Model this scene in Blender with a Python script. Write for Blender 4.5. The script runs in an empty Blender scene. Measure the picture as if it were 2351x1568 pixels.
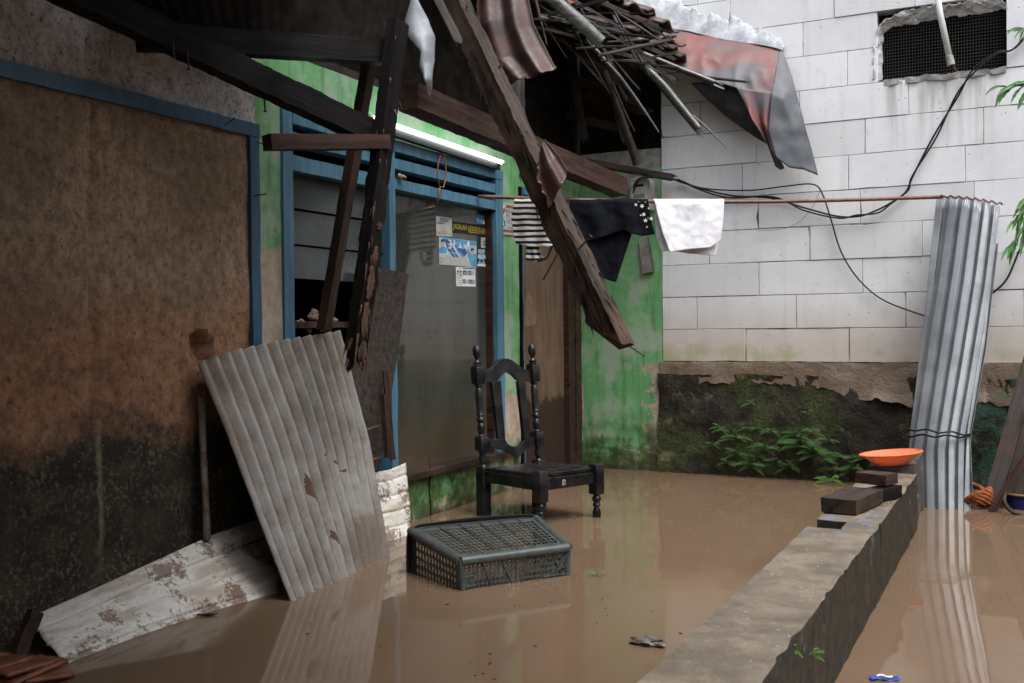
import bpy, bmesh, math, random
from mathutils import Vector, Matrix, noise as MN
random.seed(7)
scene = bpy.context.scene
col = scene.collection
# ------------------------------------------------------------------ camera
# World frame: water surface z = 0, the house front is the plane x = 0 (running in depth along +y),
# the block wall is the plane y = 0 (running to the right along +x); they meet at the origin.
YAW, PITCH, ROLL = 0.4654, -0.012983, 0.0102096
CAM = Vector((2.639, -6.254, 0.92))
def lvl(x, y, z):
    return Vector((x*math.cos(YAW)-y*math.sin(YAW), x*math.sin(YAW)+y*math.cos(YAW), z))
_fw = lvl(0, math.cos(PITCH), math.sin(PITCH)); _u0 = lvl(0, -math.sin(PITCH), math.cos(PITCH)); _r0 = lvl(1, 0, 0)
_rt = _r0*math.cos(ROLL) - _u0*math.sin(ROLL); _up = _r0*math.sin(ROLL) + _u0*math.cos(ROLL)
cam = bpy.data.cameras.new('camera'); cam_ob = bpy.data.objects.new('camera', cam); col.objects.link(cam_ob)
cam.sensor_fit = 'HORIZONTAL'; cam.sensor_width = 36.0; cam.lens = 36.185; cam.clip_start = 0.05; cam.clip_end = 300
cam_ob.matrix_world = Matrix(((_rt.x, _up.x, -_fw.x, CAM.x), (_rt.y, _up.y, -_fw.y, CAM.y), (_rt.z, _up.z, -_fw.z, CAM.z), (0, 0, 0, 1)))
cam.dof.use_dof = True; cam.dof.focus_distance = 5.0; cam.dof.aperture_fstop = 8.0
scene.camera = cam_ob
# ------------------------------------------------------------------ overcast sky, soft sun, exposure
SUN_EL, SUN_AZ = math.radians(62), math.radians(118)      # azimuth of the sun in the x-y plane is set below
world = bpy.data.worlds.new('World'); scene.world = world; world.use_nodes = True
wn = world.node_tree.nodes; wl = world.node_tree.links; wn.clear()
sky = wn.new('ShaderNodeTexSky'); sky.sky_type = 'NISHITA'; sky.sun_disc = False
sky.sun_elevation = SUN_EL; sky.sun_rotation = SUN_AZ; sky.air_density = 1.0; sky.dust_density = 5.0
hsv = wn.new('ShaderNodeHueSaturation'); hsv.inputs['Saturation'].default_value = 0.34
bg = wn.new('ShaderNodeBackground'); bg.inputs['Strength'].default_value = 0.13
wo = wn.new('ShaderNodeOutputWorld')
wl.new(sky.outputs[0], hsv.inputs['Color']); wl.new(hsv.outputs[0], bg.inputs['Color']); wl.new(bg.outputs[0], wo.inputs['Surface'])
sl = bpy.data.lights.new('sun', 'SUN'); sl.energy = 0.9; sl.angle = math.radians(45); sl.color = (1.0, 0.985, 0.965)
sun = bpy.data.objects.new('sun', sl); col.objects.link(sun)
_sd = Vector((math.sin(SUN_AZ)*math.cos(SUN_EL), math.cos(SUN_AZ)*math.cos(SUN_EL), math.sin(SUN_EL)))   # towards the sun
sun.rotation_euler = _sd.to_track_quat('Z', 'Y').to_euler()
scene.view_settings.view_transform = 'Standard'; scene.view_settings.look = 'None'
scene.view_settings.gamma = 1.0; scene.view_settings.exposure = 1.2; scene.view_settings.use_curve_mapping = False
scene.render.engine = 'CYCLES'; scene.cycles.use_denoising = True; scene.cycles.max_bounces = 6; scene.cycles.diffuse_bounces = 3; scene.cycles.glossy_bounces = 3; scene.cycles.transmission_bounces = 4; scene.cycles.caustics_reflective = False; scene.cycles.caustics_refractive = False
scene.cycles.sample_clamp_indirect = 6.0
# ------------------------------------------------------------------ measuring helper
F = 4117/4096*2351
def at(px, py, x=None, y=None, z=None):
    """world point where the sight line of a measured spot meets one of the place's planes"""
    a = (px-1175.5)/F; b = (784-py)/F
    d = _fw + _rt*a + _up*b
    i, v = (0, x) if x is not None else (1, y) if y is not None else (2, z)
    return CAM + d*((v-CAM[i])/d[i])
def zat(p, py):
    """height on the vertical through p that is seen at row py"""
    lo, hi = -1.0, 4.0
    for _ in range(40):
        m = (lo+hi)/2; q = Vector((p[0], p[1], m))-CAM
        if 784-F*q.dot(_up)/q.dot(_fw) > py: lo = m
        else: hi = m
    return lo
# ------------------------------------------------------------------ mesh helpers
V = Vector
def nz(p, s=1.0, o=0.0): return MN.noise(V((p[0]*s+o, p[1]*s+o*1.7, p[2]*s-o)))
def nv(p, s=1.0, o=0.0): return V((nz(p, s, o), nz(p, s, o+11.3), nz(p, s, o+27.9)))
class MB:
    def __init__(s): s.v = []; s.f = []
    def add(s, vs, fs):
        o = len(s.v); s.v += [V(p) for p in vs]; s.f += [[i+o for i in f] for f in fs]; return s
    def box(s, lo, hi):
        x0, y0, z0 = lo; x1, y1, z1 = hi
        return s.add([(x0,y0,z0),(x1,y0,z0),(x1,y1,z0),(x0,y1,z0),(x0,y0,z1),(x1,y0,z1),(x1,y1,z1),(x0,y1,z1)],
                     [(0,3,2,1),(4,5,6,7),(0,1,5,4),(1,2,6,5),(2,3,7,6),(3,0,4,7)])
    def bar(s, p0, p1, w, h, up=(0,0,1)):
        p0 = V(p0); p1 = V(p1); d = (p1-p0).normalized(); sd = d.cross(V(up)).normalized()*(w/2); u = sd.cross(d).normalized()*(h/2)
        vs = [p+a*sd+b*u for p in (p0, p1) for a, b in ((-1,-1),(1,-1),(1,1),(-1,1))]
        return s.add(vs, [(3,2,1,0),(4,5,6,7),(0,1,5,4),(1,2,6,5),(2,3,7,6),(3,0,4,7)])
    def rbox(s, lo, hi, step, amp, sc=3.0, seed=0.0, push=None):
        lo = V(lo); hi = V(hi)
        for ax in range(3):
            a, b = (ax+1) % 3, (ax+2) % 3
            na = max(1, int(round((hi[a]-lo[a])/step))); nb = max(1, int(round((hi[b]-lo[b])/step)))
            for side in (0, 1):
                o = len(s.v)
                for j in range(nb+1):
                    for i in range(na+1):
                        p = [0, 0, 0]; p[ax] = (lo, hi)[side][ax]; p[a] = lo[a]+(hi[a]-lo[a])*i/na; p[b] = lo[b]+(hi[b]-lo[b])*j/nb
                        q = V(p)+nv(p, sc, seed)*amp+nv(p, sc*4.3, seed+5)*amp*0.45
                        if push: q = push(V(p), q)
                        s.v.append(q)
                for j in range(nb):
                    for i in range(na):
                        q = [o+j*(na+1)+i, o+j*(na+1)+i+1, o+(j+1)*(na+1)+i+1, o+(j+1)*(na+1)+i]
                        s.f.append(q if side else q[::-1])
        return s
    def tube(s, pts, r, n=8, cap=True):
        pts = [V(p) for p in pts]; m = len(pts)
        rs = r if isinstance(r, (list, tuple)) else [r]*m
        o = len(s.v); ref = None
        for i, p in enumerate(pts):
            d = (pts[min(i+1, m-1)]-pts[max(i-1, 0)]).normalized()
            if ref is None:
                ref = d.orthogonal().normalized()
            ref = (ref-d*ref.dot(d)).normalized(); b = d.cross(ref)
            for k in range(n):
                t = 2*math.pi*k/n
                s.v.append(p+(ref*math.cos(t)+b*math.sin(t))*rs[i])
        for i in range(m-1):
            for k in range(n):
                s.f.append([o+i*n+k, o+i*n+(k+1) % n, o+(i+1)*n+(k+1) % n, o+(i+1)*n+k])
        if cap:
            s.f.append([o+k for k in range(n)][::-1]); s.f.append([o+(m-1)*n+k for k in range(n)])
        return s
    def lathe(s, prof, base, n=16, axis=(0,0,1)):
        ax = V(axis).normalized(); e = ax.orthogonal().normalized(); b = ax.cross(e); base = V(base); o = len(s.v)
        for r, h in prof:
            for k in range(n):
                t = 2*math.pi*k/n; s.v.append(base+ax*h+(e*math.cos(t)+b*math.sin(t))*r)
        for i in range(len(prof)-1):
            for k in range(n):
                s.f.append([o+i*n+k, o+i*n+(k+1) % n, o+(i+1)*n+(k+1) % n, o+(i+1)*n+k])
        s.f.append([o+k for k in range(n)][::-1]); s.f.append([o+(len(prof)-1)*n+k for k in range(n)])
        return s
    def grid(s, fn, nu, nvv, keep=None):
        o = len(s.v)
        for j in range(nvv+1):
            for i in range(nu+1): s.v.append(V(fn(i/nu, j/nvv)))
        for j in range(nvv):
            for i in range(nu):
                if keep is None or keep((i+.5)/nu, (j+.5)/nvv):
                    s.f.append([o+j*(nu+1)+i, o+j*(nu+1)+i+1, o+(j+1)*(nu+1)+i+1, o+(j+1)*(nu+1)+i])
        return s
    def prism(s, poly, off):
        n = len(poly); off = V(off); vs = [V(p) for p in poly]+[V(p)+off for p in poly]
        return s.add(vs, [list(range(n))[::-1], list(range(n, 2*n))]+[[i, (i+1) % n, n+(i+1) % n, n+i] for i in range(n)])
    def blob(s, c, rx, ry, rz, seed=0, n=3, amp=.25):
        bm = bmesh.new(); bmesh.ops.create_icosphere(bm, subdivisions=n, radius=1)
        vs = []
        for v in bm.verts:
            k = 1+amp*nz(v.co*1.7, 1, seed*3.1)+amp*.5*nz(v.co*5, 1, seed)
            vs.append(V(c)+V((v.co.x*rx*k, v.co.y*ry*k, v.co.z*rz*k)))
        fs = [[v.index for v in f.verts] for f in bm.faces]; bm.free()
        return s.add(vs, fs)
    def build(s, name, mat, parent=None, smooth=False, bevel=0, solid=0, sub=0, matrix=None, fix=True, wave=None):
        me = bpy.data.meshes.new(name); me.from_pydata(s.v, [], s.f)
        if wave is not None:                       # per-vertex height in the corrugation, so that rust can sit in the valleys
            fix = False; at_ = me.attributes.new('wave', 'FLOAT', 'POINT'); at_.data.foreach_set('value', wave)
        if fix:
            bm = bmesh.new(); bm.from_mesh(me); bmesh.ops.remove_doubles(bm, verts=bm.verts, dist=1e-6)
            bmesh.ops.recalc_face_normals(bm, faces=bm.faces); bm.to_mesh(me); bm.free()
        me.materials.append(mat)
        if smooth:
            for p in me.polygons: p.use_smooth = True
            if smooth != 1: me.set_sharp_from_angle(angle=math.radians(smooth))
        ob = bpy.data.objects.new(name, me); col.objects.link(ob)
        if matrix is not None: ob.matrix_world = matrix
        if parent is not None:
            ob.parent = parent
            if matrix is None: ob.matrix_parent_inverse = parent.matrix_basis.inverted()
        if solid:
            m = ob.modifiers.new('thickness', 'SOLIDIFY'); m.thickness = solid; m.offset = 0
        if sub:
            m = ob.modifiers.new('smooth', 'SUBSURF'); m.levels = sub; m.render_levels = sub
        if bevel:
            m = ob.modifiers.new('bevel', 'BEVEL'); m.width = bevel; m.segments = 2; m.limit_method = 'ANGLE'; m.angle_limit = math.radians(40)
        return ob
def tag(o, label, cat, group=None):
    o['label'] = label; o['category'] = cat
    if group: o['group'] = group
    return o
def struct(o): o['kind'] = 'structure'; return o
def thing(name, label, cat, loc=(0,0,0), group=None):
    o = bpy.data.objects.new(name, None); col.objects.link(o); o.location = loc; o.empty_display_size = .1
    o.matrix_basis = Matrix.Translation(V(loc))
    return tag(o, label, cat, group)
def frame(p0, p1, up=(0,0,1), roll=0.0):
    p0 = V(p0); p1 = V(p1); X = (p1-p0).normalized(); Z = V(up); Z = (Z-X*Z.dot(X)).normalized(); Y = Z.cross(X)
    M = Matrix(((X.x, Y.x, Z.x, p0.x), (X.y, Y.y, Z.y, p0.y), (X.z, Y.z, Z.z, p0.z), (0,0,0,1)))
    return M @ Matrix.Rotation(roll, 4, 'X'), (p1-p0).length
def timber_mesh(L, w, h, jit=.004, ends=(0,0), seed=0, step=.022, taper=1.0, bend=0.0, bite=None):
    """a beam along local +X, w across (Y), h tall (Z); ragged edges, ends broken by the given lengths"""
    mb = MB(); rnd = random.Random(seed); n = max(2, int(L/step))
    K = 3; ring = []
    for i in range(K): ring.append((-1+2*i/K, -1))
    for i in range(K): ring.append((1, -1+2*i/K))
    for i in range(K): ring.append((1-2*i/K, 1))
    for i in range(K): ring.append((-1, 1-2*i/K))
    R = len(ring); e0 = [rnd.random() for _ in ring]; e1 = [rnd.random() for _ in ring]
    for i in range(n+1):
        t = i/n; k = 1+(taper-1)*t
        for q, (a, b) in enumerate(ring):
            x = L*t
            if i == 0: x += ends[0]*e0[q]
            if i == n: x -= ends[1]*e1[q]
            if i == n-1 and ends[1]: x -= ends[1]*e1[q]*.5
            p = V((x, a*w/2*k, b*h/2*k))
            d = nv(p, 9, seed*1.3); d2 = nv(p, 30, seed*2.1)
            d3 = nv(p, 70, seed*.7); p += V((0, d.y, d.z))*jit*.35+V((0, d2.y, d2.z))*jit*.4+V((0, d3.y, d3.z))*jit*.35
            p.z += bend*math.sin(math.pi*t)
            if bite: p = bite(p, t, a, b)
            mb.v.append(p)
    for i in range(n):
        for q in range(R): mb.f.append([i*R+q, i*R+(q+1) % R, (i+1)*R+(q+1) % R, (i+1)*R+q])
    for i in (0, n):
        c = len(mb.v); mb.v.append(V((L*i/n+(ends[0]*.7 if i == 0 else -ends[1]*.7), 0, bend*0)))
        for q in range(R): mb.f.append([i*R+q, i*R+(q+1) % R, c])
    return mb
def timber(name, label, cat, p0, p1, w, h, mat, up=(0,0,1), roll=0.0, jit=.004, ends=(0,0), seed=0, group=None, parent=None, taper=1.0, bend=0.0, bite=None, smooth=35):
    M, L = frame(p0, p1, up, roll)
    ob = timber_mesh(L, w, h, jit, ends, seed, taper=taper, bend=bend, bite=bite).build(name, mat, None, smooth, matrix=M)
    if parent is not None:
        ob.parent = parent; ob.matrix_parent_inverse = parent.matrix_basis.inverted()
    else: tag(ob, label, cat, group)
    return ob
def poly_at(pl, t):
    ls = [0]
    for a, b in zip(pl, pl[1:]): ls.append(ls[-1]+(b-a).length)
    T = ls[-1]*t
    for i in range(len(pl)-1):
        if T <= ls[i+1] or i == len(pl)-2:
            k = (T-ls[i])/max(1e-9, ls[i+1]-ls[i]); return pl[i].lerp(pl[i+1], k)
def coons(top, bot, left, right):
    """patch over four polylines: top/bot run left to right, left/right run top to bottom"""
    top, bot, left, right = [[V(p) for p in q] for q in (top, bot, left, right)]
    def fn(u, v):
        c = poly_at(top, u).lerp(poly_at(bot, u), v)+poly_at(left, v).lerp(poly_at(right, v), u)
        q = top[0].lerp(top[-1], u).lerp(bot[0].lerp(bot[-1], u), v)
        return c-q
    return fn
def text_mesh(body, size=1.0, sx=1.0):
    cu = bpy.data.curves.new('txt', 'FONT'); cu.body = body; cu.size = size; cu.align_x = 'CENTER'; cu.align_y = 'CENTER'; cu.resolution_u = 2
    ob = bpy.data.objects.new('txt', cu); col.objects.link(ob)
    dg = bpy.context.evaluated_depsgraph_get(); me = bpy.data.meshes.new_from_object(ob.evaluated_get(dg))
    vs = [V((v.co.x*sx, v.co.y, 0)) for v in me.vertices]; fs = [list(p.vertices) for p in me.polygons]
    bpy.data.objects.remove(ob); bpy.data.curves.remove(cu); bpy.data.meshes.remove(me)
    return vs, fs
def lettering(body, c, right, up, width, height, mat, parent, name='lettering'):
    """words set on a flat thing, stretched to the measured width and height"""
    vs, fs = text_mesh(body)
    x0 = min(v.x for v in vs); x1 = max(v.x for v in vs); y0 = min(v.y for v in vs); y1 = max(v.y for v in vs)
    r = V(right); u = V(up)
    q = [V(c)+r*((v.x-(x0+x1)/2)/(x1-x0)*width)+u*((v.y-(y0+y1)/2)/(y1-y0)*height) for v in vs]
    return MB().add(q, fs).build(name, mat, parent)
# ------------------------------------------------------------------ material helper
class NT:
    def __init__(s, name):
        s.m = bpy.data.materials.new(name); s.m.use_nodes = True; s.t = s.m.node_tree; s.n = s.t.nodes; s.l = s.t.links
        s.b = s.n['Principled BSDF']; s._g = None; s._o = None
    def k(s, i, v):
        if hasattr(v, 'is_linked'): s.l.new(v, i)
        else:
            if i.type == 'RGBA' and len(v) == 3: v = (*v, 1)
            i.default_value = v
    @property
    def pos(s):
        if not s._g: s._g = s.n.new('ShaderNodeNewGeometry')
        return s._g.outputs['Position']
    @property
    def obj(s):
        if not s._o: s._o = s.n.new('ShaderNodeTexCoord')
        return s._o.outputs['Object']
    def rnd(s): return s.n.new('ShaderNodeObjectInfo').outputs['Random']
    def mp(s, vec, sc=(1,1,1), loc=(0,0,0), rot=(0,0,0)):
        n = s.n.new('ShaderNodeMapping'); s.k(n.inputs[0], vec); n.inputs['Scale'].default_value = sc; n.inputs['Location'].default_value = loc; n.inputs['Rotation'].default_value = rot
        return n.outputs[0]
    def noise(s, vec, sc, det=5, ro=.6, dist=0):
        n = s.n.new('ShaderNodeTexNoise'); s.k(n.inputs['Vector'], vec); n.inputs['Scale'].default_value = sc; n.inputs['Detail'].default_value = det
        n.inputs['Roughness'].default_value = ro; n.inputs['Distortion'].default_value = dist
        return n.outputs['Fac']
    def vor(s, vec, sc, f='F1', rand=1):
        n = s.n.new('ShaderNodeTexVoronoi'); s.k(n.inputs['Vector'], vec); n.inputs['Scale'].default_value = sc; n.feature = f; n.inputs['Randomness'].default_value = rand
        return n.outputs['Distance']
    def ss(s, v, a, b, lo=0, hi=1):
        n = s.n.new('ShaderNodeMapRange'); n.interpolation_type = 'SMOOTHSTEP'; s.k(n.inputs[0], v)
        n.inputs[1].default_value = a; n.inputs[2].default_value = b; n.inputs[3].default_value = lo; n.inputs[4].default_value = hi
        return n.outputs[0]
    def ma(s, op, a, b=0.0, c=0.0):
        n = s.n.new('ShaderNodeMath'); n.operation = op; s.k(n.inputs[0], a); s.k(n.inputs[1], b); s.k(n.inputs[2], c); return n.outputs[0]
    def mix(s, f, a, b, mode='MIX'):
        n = s.n.new('ShaderNodeMix'); n.data_type = 'RGBA'; n.blend_type = mode; s.k(n.inputs[0], f); s.k(n.inputs[6], a); s.k(n.inputs[7], b); return n.outputs[2]
    def xyz(s, vec):
        n = s.n.new('ShaderNodeSeparateXYZ'); s.k(n.inputs[0], vec); return n.outputs
    def out(s, color, rough=.8, bump=None, bs=.3, bd=.01, metal=0, spec=.5, **kw):
        b = s.b; s.k(b.inputs['Base Color'], color); s.k(b.inputs['Roughness'], rough); s.k(b.inputs['Metallic'], metal); s.k(b.inputs['Specular IOR Level'], spec)
        if bump is not None:
            n = s.n.new('ShaderNodeBump'); s.k(n.inputs['Height'], bump); n.inputs['Strength'].default_value = bs; n.inputs['Distance'].default_value = bd
            s.l.new(n.outputs[0], b.inputs['Normal'])
        for q, v in kw.items(): s.k(b.inputs[q.replace('_', ' ')], v)
        return s.m
def plain(name, c, rough=.6, var=.25, sc=20, spec=.3, metal=0, bs=.15):
    t = NT(name); n = t.noise(t.pos, sc, 6, .65)
    d = tuple(x*(1-var) for x in c); e = tuple(min(1, x*(1+var)) for x in c)
    return t.out(t.mix(t.ss(n, .3, .7), d, e), rough, n, bs, .003, metal, spec)
def wood(name, dark, light, rough=.6, spec=.4, red=None):
    t = NT(name); v = t.mp(t.obj, (1.6, 26, 26)); g = t.noise(v, 1.5, 8, .7, .6); w = t.noise(t.obj, 3.5, 4, .6)
    c = t.mix(t.ss(g, .32, .68), dark, light)
    if red: c = t.mix(t.ss(w, .5, .68), c, red)
    c = t.mix(t.ss(t.noise(t.mp(t.obj, (3, 60, 60)), 2, 3), .62, .74), c, tuple(x*.25 for x in dark))
    h = t.ma('ADD', t.ma('MULTIPLY', g, .8), t.ma('MULTIPLY', w, .5))
    return t.out(c, t.ss(w, .35, .65, rough-.15, rough+.15), h, .6, .006, 0, spec)
# ------------------------------------------------------------------ materials
def m_left_wall():
    t = NT('stained plaster'); x, y, z = t.xyz(t.pos); big = t.noise(t.pos, 2.2, 5, .6); mid = t.noise(t.pos, 9, 6, .65); fine = t.noise(t.pos, 55, 5, .7)
    gr = t.noise(t.mp(t.pos, (1, 1, .8)), 24, 8, .8)
    zz = t.ma('ADD', z, t.ma('MULTIPLY', t.ma('SUBTRACT', big, .5), .35)); zz = t.ma('ADD', zz, t.ma('MULTIPLY', t.ma('SUBTRACT', mid, .5), .30))
    sp = t.noise(t.pos, 38, 4, .7); beige = t.mix(t.ss(gr, .34, .66), (.20, .138, .092), (.44, .325, .225)); beige = t.mix(t.ma('MULTIPLY', t.ss(big, .42, .62), .45), beige, (.13, .092, .062)); beige = t.mix(t.ma('MULTIPLY', t.ss(sp, .56, .66), .6), beige, (.085, .062, .045))
    beige = t.mix(t.ma('MULTIPLY', t.ss(fine, .60, .70), .7), beige, (.08, .06, .045))
    red = t.mix(t.ss(gr, .30, .70), (.175, .088, .050), (.40, .225, .135)); red = t.mix(t.ma('MULTIPLY', t.ss(t.noise(t.mp(t.pos, (1, 1, 2)), 3, 6, .7), .5, .65), .5), red, (.10, .05, .03)); red = t.mix(t.ma('MULTIPLY', t.ss(sp, .56, .66), .7), red, (.07, .036, .022))
    grey = t.mix(t.ss(gr, .32, .66), (.26, .25, .245), (.62, .61, .60)); grey = t.mix(t.ss(fine, .56, .66), grey, (.07, .07, .065))
    moss = t.mix(t.ss(mid, .42, .62), (.024, .020, .016), (.048, .042, .027)); g2 = t.noise(t.pos, 62, 5, .75); moss = t.mix(t.ma('MULTIPLY', t.ma('MULTIPLY', t.ss(g2, .50, .62), t.ss(t.noise(t.pos, 5, 5, .7), .36, .6)), .8), moss, (.17, .135, .09))
    moss = t.mix(t.ss(t.noise(t.pos, 95, 3, .6), .66, .74), moss, (.30, .27, .21))
    c = t.mix(t.ss(zz, .85, 1.15), red, beige)
    c = t.mix(t.ma('MULTIPLY', t.ss(z, 1.68, 1.72), .9), c, grey)
    c = t.mix(t.ss(zz, .66, .50), c, moss)
    # pale lime streak running down below the seam
    dy = t.ma('ABSOLUTE', t.ma('ADD', t.ma('ADD', y, 3.925), t.ma('MULTIPLY', t.ma('SUBTRACT', mid, .5), .04)))
    st = t.ma('MULTIPLY', t.ss(dy, .016, .003), t.ma('MULTIPLY', t.ss(z, .68, .58), t.ss(z, .05, .35)))
    c = t.mix(t.ma('MULTIPLY', st, t.ss(gr, .35, .6, .15, .75)), c, (.24, .20, .14))
    h = t.ma('ADD', t.ma('MULTIPLY', gr, 1.0), t.ma('MULTIPLY', fine, .6))
    return t.out(c, .85, h, .55, .012, 0, .25)
def m_green():
    t = NT('peeling green paint'); x, y, z = t.xyz(t.pos); big = t.noise(t.pos, 3.1, 4, .6); mid = t.noise(t.pos, 11, 6, .65); fine = t.noise(t.pos, 60, 4, .6)
    st = t.noise(t.mp(t.pos, (14, 14, 1.2)), 2, 5, .6)
    g = t.mix(t.ss(big, .3, .7), (.115, .335, .130), (.20, .45, .215)); g = t.mix(t.ma('MULTIPLY', t.ss(st, .48, .68), .65), g, (.075, .16, .06))
    g = t.mix(t.ma('MULTIPLY', t.ss(mid, .60, .72), .6), g, (.30, .42, .31))
    worn = t.ss(t.ma('ADD', big, t.ma('MULTIPLY', mid, .35)), .64, .78); g = t.mix(t.ma('MULTIPLY', worn, .75), g, (.34, .40, .33))
    g = t.mix(t.ss(fine, .66, .72), g, (.10, .085, .05))
    cream = t.mix(t.ss(mid, .35, .65), (.34, .27, .20), (.50, .42, .33)); cream = t.mix(t.ss(st, .52, .75), cream, (.22, .15, .09))
    # paint gone: low beside the door and window, cream strip beside the window, chips
    edge = t.ma('ADD', t.ma('MULTIPLY', t.ma('SUBTRACT', mid, .5), .5), t.ma('MULTIPLY', t.ma('SUBTRACT', big, .5), .35))
    strip = t.ma('MULTIPLY', t.ss(y, -3.0, -3.01), t.ss(t.ma('ADD', z, t.ma('MULTIPLY', edge, .25)), 1.25, 1.22))
    pier = t.ma('MULTIPLY', t.ma('MULTIPLY', t.ss(y, -1.13, -1.12), t.ss(x, .03, .02)), t.ma('MULTIPLY', t.ss(t.ma('ADD', z, t.ma('MULTIPLY', edge, .5)), .55, .53), t.ss(t.ma('ADD', z, t.ma('MULTIPLY', edge, .4)), .27, .29)))
    low = t.ss(t.ma('ADD', t.ma('MULTIPLY', z, -.25), edge), .02, .035); low = t.ma('MULTIPLY', low, t.ss(z, .9, .2))
    xr = t.ma('ADD', x, t.ma('MULTIPLY', t.ma('SUBTRACT', t.noise(t.pos, 13, 6, .65), .5), .42)); rt = t.ma('MULTIPLY', t.ss(xr, .475, .48), t.ss(z, .72, .66)); rt2 = t.ss(xr, .60, .605)
    peel = t.ma('MAXIMUM', t.ma('MAXIMUM', strip, pier), t.ma('MAXIMUM', t.ma('MAXIMUM', low, rt2), rt))
    chips = t.ss(t.noise(t.pos, 6, 6, .55), .715, .722); peel = t.ma('MAXIMUM', peel, chips)
    c = t.mix(peel, g, cream)
    zz = t.ma('ADD', z, t.ma('MULTIPLY', edge, .6))
    moss = t.mix(t.ss(mid, .4, .6), (.020, .036, .008), (.062, .105, .022)); moss = t.mix(t.ss(fine, .6, .75), moss, (.16, .14, .07))
    mk = t.ma('MULTIPLY', t.ss(zz, .40, .14), t.ss(t.noise(t.pos, 7, 5, .7), .36, .56))
    c = t.mix(t.ma('MULTIPLY', mk, .92), c, moss)
    c = t.mix(t.ma('MULTIPLY', t.ss(zz, .12, .0), .8), c, (.035, .032, .018))
    h = t.ma('ADD', t.ma('MULTIPLY', t.ma('SUBTRACT', 1.0, peel), .5), t.ma('MULTIPLY', mid, .3))
    return t.out(c, .55, h, .4, .006, 0, .4)
def m_block():
    t = NT('aerated concrete'); x, y, z = t.xyz(t.pos); big = t.noise(t.pos, 1.7, 4, .6); mid = t.noise(t.pos, 8, 6, .65); fine = t.noise(t.mp(t.pos, (1, 1, 3)), 40, 4, .6)
    c = t.mix(t.ss(big, .3, .7), (.70, .72, .75), (.82, .84, .87)); c = t.mix(t.ma('MULTIPLY', t.ss(t.rnd(), .3, 1.0), .45), c, (.56, .57, .58))
    c = t.mix(t.ma('MULTIPLY', t.ss(mid, .52, .75), .35), c, (.45, .45, .44))
    stk = t.noise(t.mp(t.pos, (7, 7, .5)), 2, 5, .6); c = t.mix(t.ma('MULTIPLY', t.ss(stk, .52, .74), .32), c, (.46, .46, .45))
    pit = t.ss(t.vor(t.pos, 21), .09, .06); pm = t.ss(t.noise(t.pos, 14, 2), .42, .55); pit = t.ma('MULTIPLY', pit, pm)
    c = t.mix(t.ma('MULTIPLY', pit, .8), c, (.12, .11, .10))
    zz = t.ma('ADD', z, t.ma('MULTIPLY', t.ma('SUBTRACT', mid, .5), .35)); lo = t.ss(zz, 1.18, .74)
    c = t.mix(t.ma('MULTIPLY', lo, .55), c, (.44, .34, .24))
    run = t.ma('MULTIPLY', t.ma('MULTIPLY', t.ss(x, 1.86, 1.95), t.ss(x, 2.52, 2.45)), t.ma('MULTIPLY', t.ss(z, 1.75, 2.3), t.ss(z, 2.34, 2.30))); c = t.mix(t.ma('MULTIPLY', run, t.ss(stk, .40, .62, .05, .6)), c, (.33, .31, .28))
    alg = t.ma('MULTIPLY', t.ss(zz, .84, .72), t.ss(t.noise(t.pos, 3.5, 3), .46, .62)); c = t.mix(t.ma('MULTIPLY', alg, .5), c, (.30, .30, .10))
    h = t.ma('SUBTRACT', t.ma('MULTIPLY', fine, .25), pit)
    return t.out(c, .9, h, .4, .006, 0, .15)
def m_mossbase():
    t = NT('mossy foundation'); x, y, z = t.xyz(t.pos); big = t.noise(t.pos, 3, 5, .6); mid = t.noise(t.pos, 12, 6, .7); fine = t.noise(t.pos, 55, 5, .7)
    c = t.mix(t.ss(mid, .35, .65), (.012, .011, .009), (.040, .032, .023)); c = t.mix(t.ma('MULTIPLY', t.ss(big, .44, .60), .85), c, t.mix(t.ss(fine, .35, .65), (.018, .026, .007), (.060, .078, .018)))
    c = t.mix(t.ss(fine, .62, .74), c, (.085, .07, .05)); c = t.mix(t.ma('MULTIPLY', t.ss(t.noise(t.pos, 5.5, 4, .7), .57, .68), .6), c, (.17, .14, .085))
    c = t.mix(t.ma('MULTIPLY', t.ss(x, 2.2, 2.35), t.ss(mid, .4, .6)), c, (.035, .09, .065))
    return t.out(c, .75, t.ma('ADD', mid, t.ma('MULTIPLY', fine, .6)), .8, .02, 0, .3)
def m_plinth():
    t = NT('brown mortar band'); x, y, z = t.xyz(t.pos); mid = t.noise(t.pos, 10, 6, .65); fine = t.noise(t.pos, 60, 5, .7); big = t.noise(t.mp(t.pos, (1, 1, 3)), 2.5, 4)
    c = t.mix(t.ss(big, .35, .65), (.165, .115, .085), (.29, .235, .19)); c = t.mix(t.ma('MULTIPLY', t.ss(mid, .5, .7), .7), c, (.20, .115, .07)); c = t.mix(t.ss(fine, .6, .72), c, (.09, .06, .045))
    c = t.mix(t.ma('MULTIPLY', t.ss(t.noise(t.pos, 4, 3), .55, .7), .5), c, (.20, .17, .06))
    return t.out(c, .8, t.ma('ADD', mid, fine), .7, .012, 0, .3)
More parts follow.
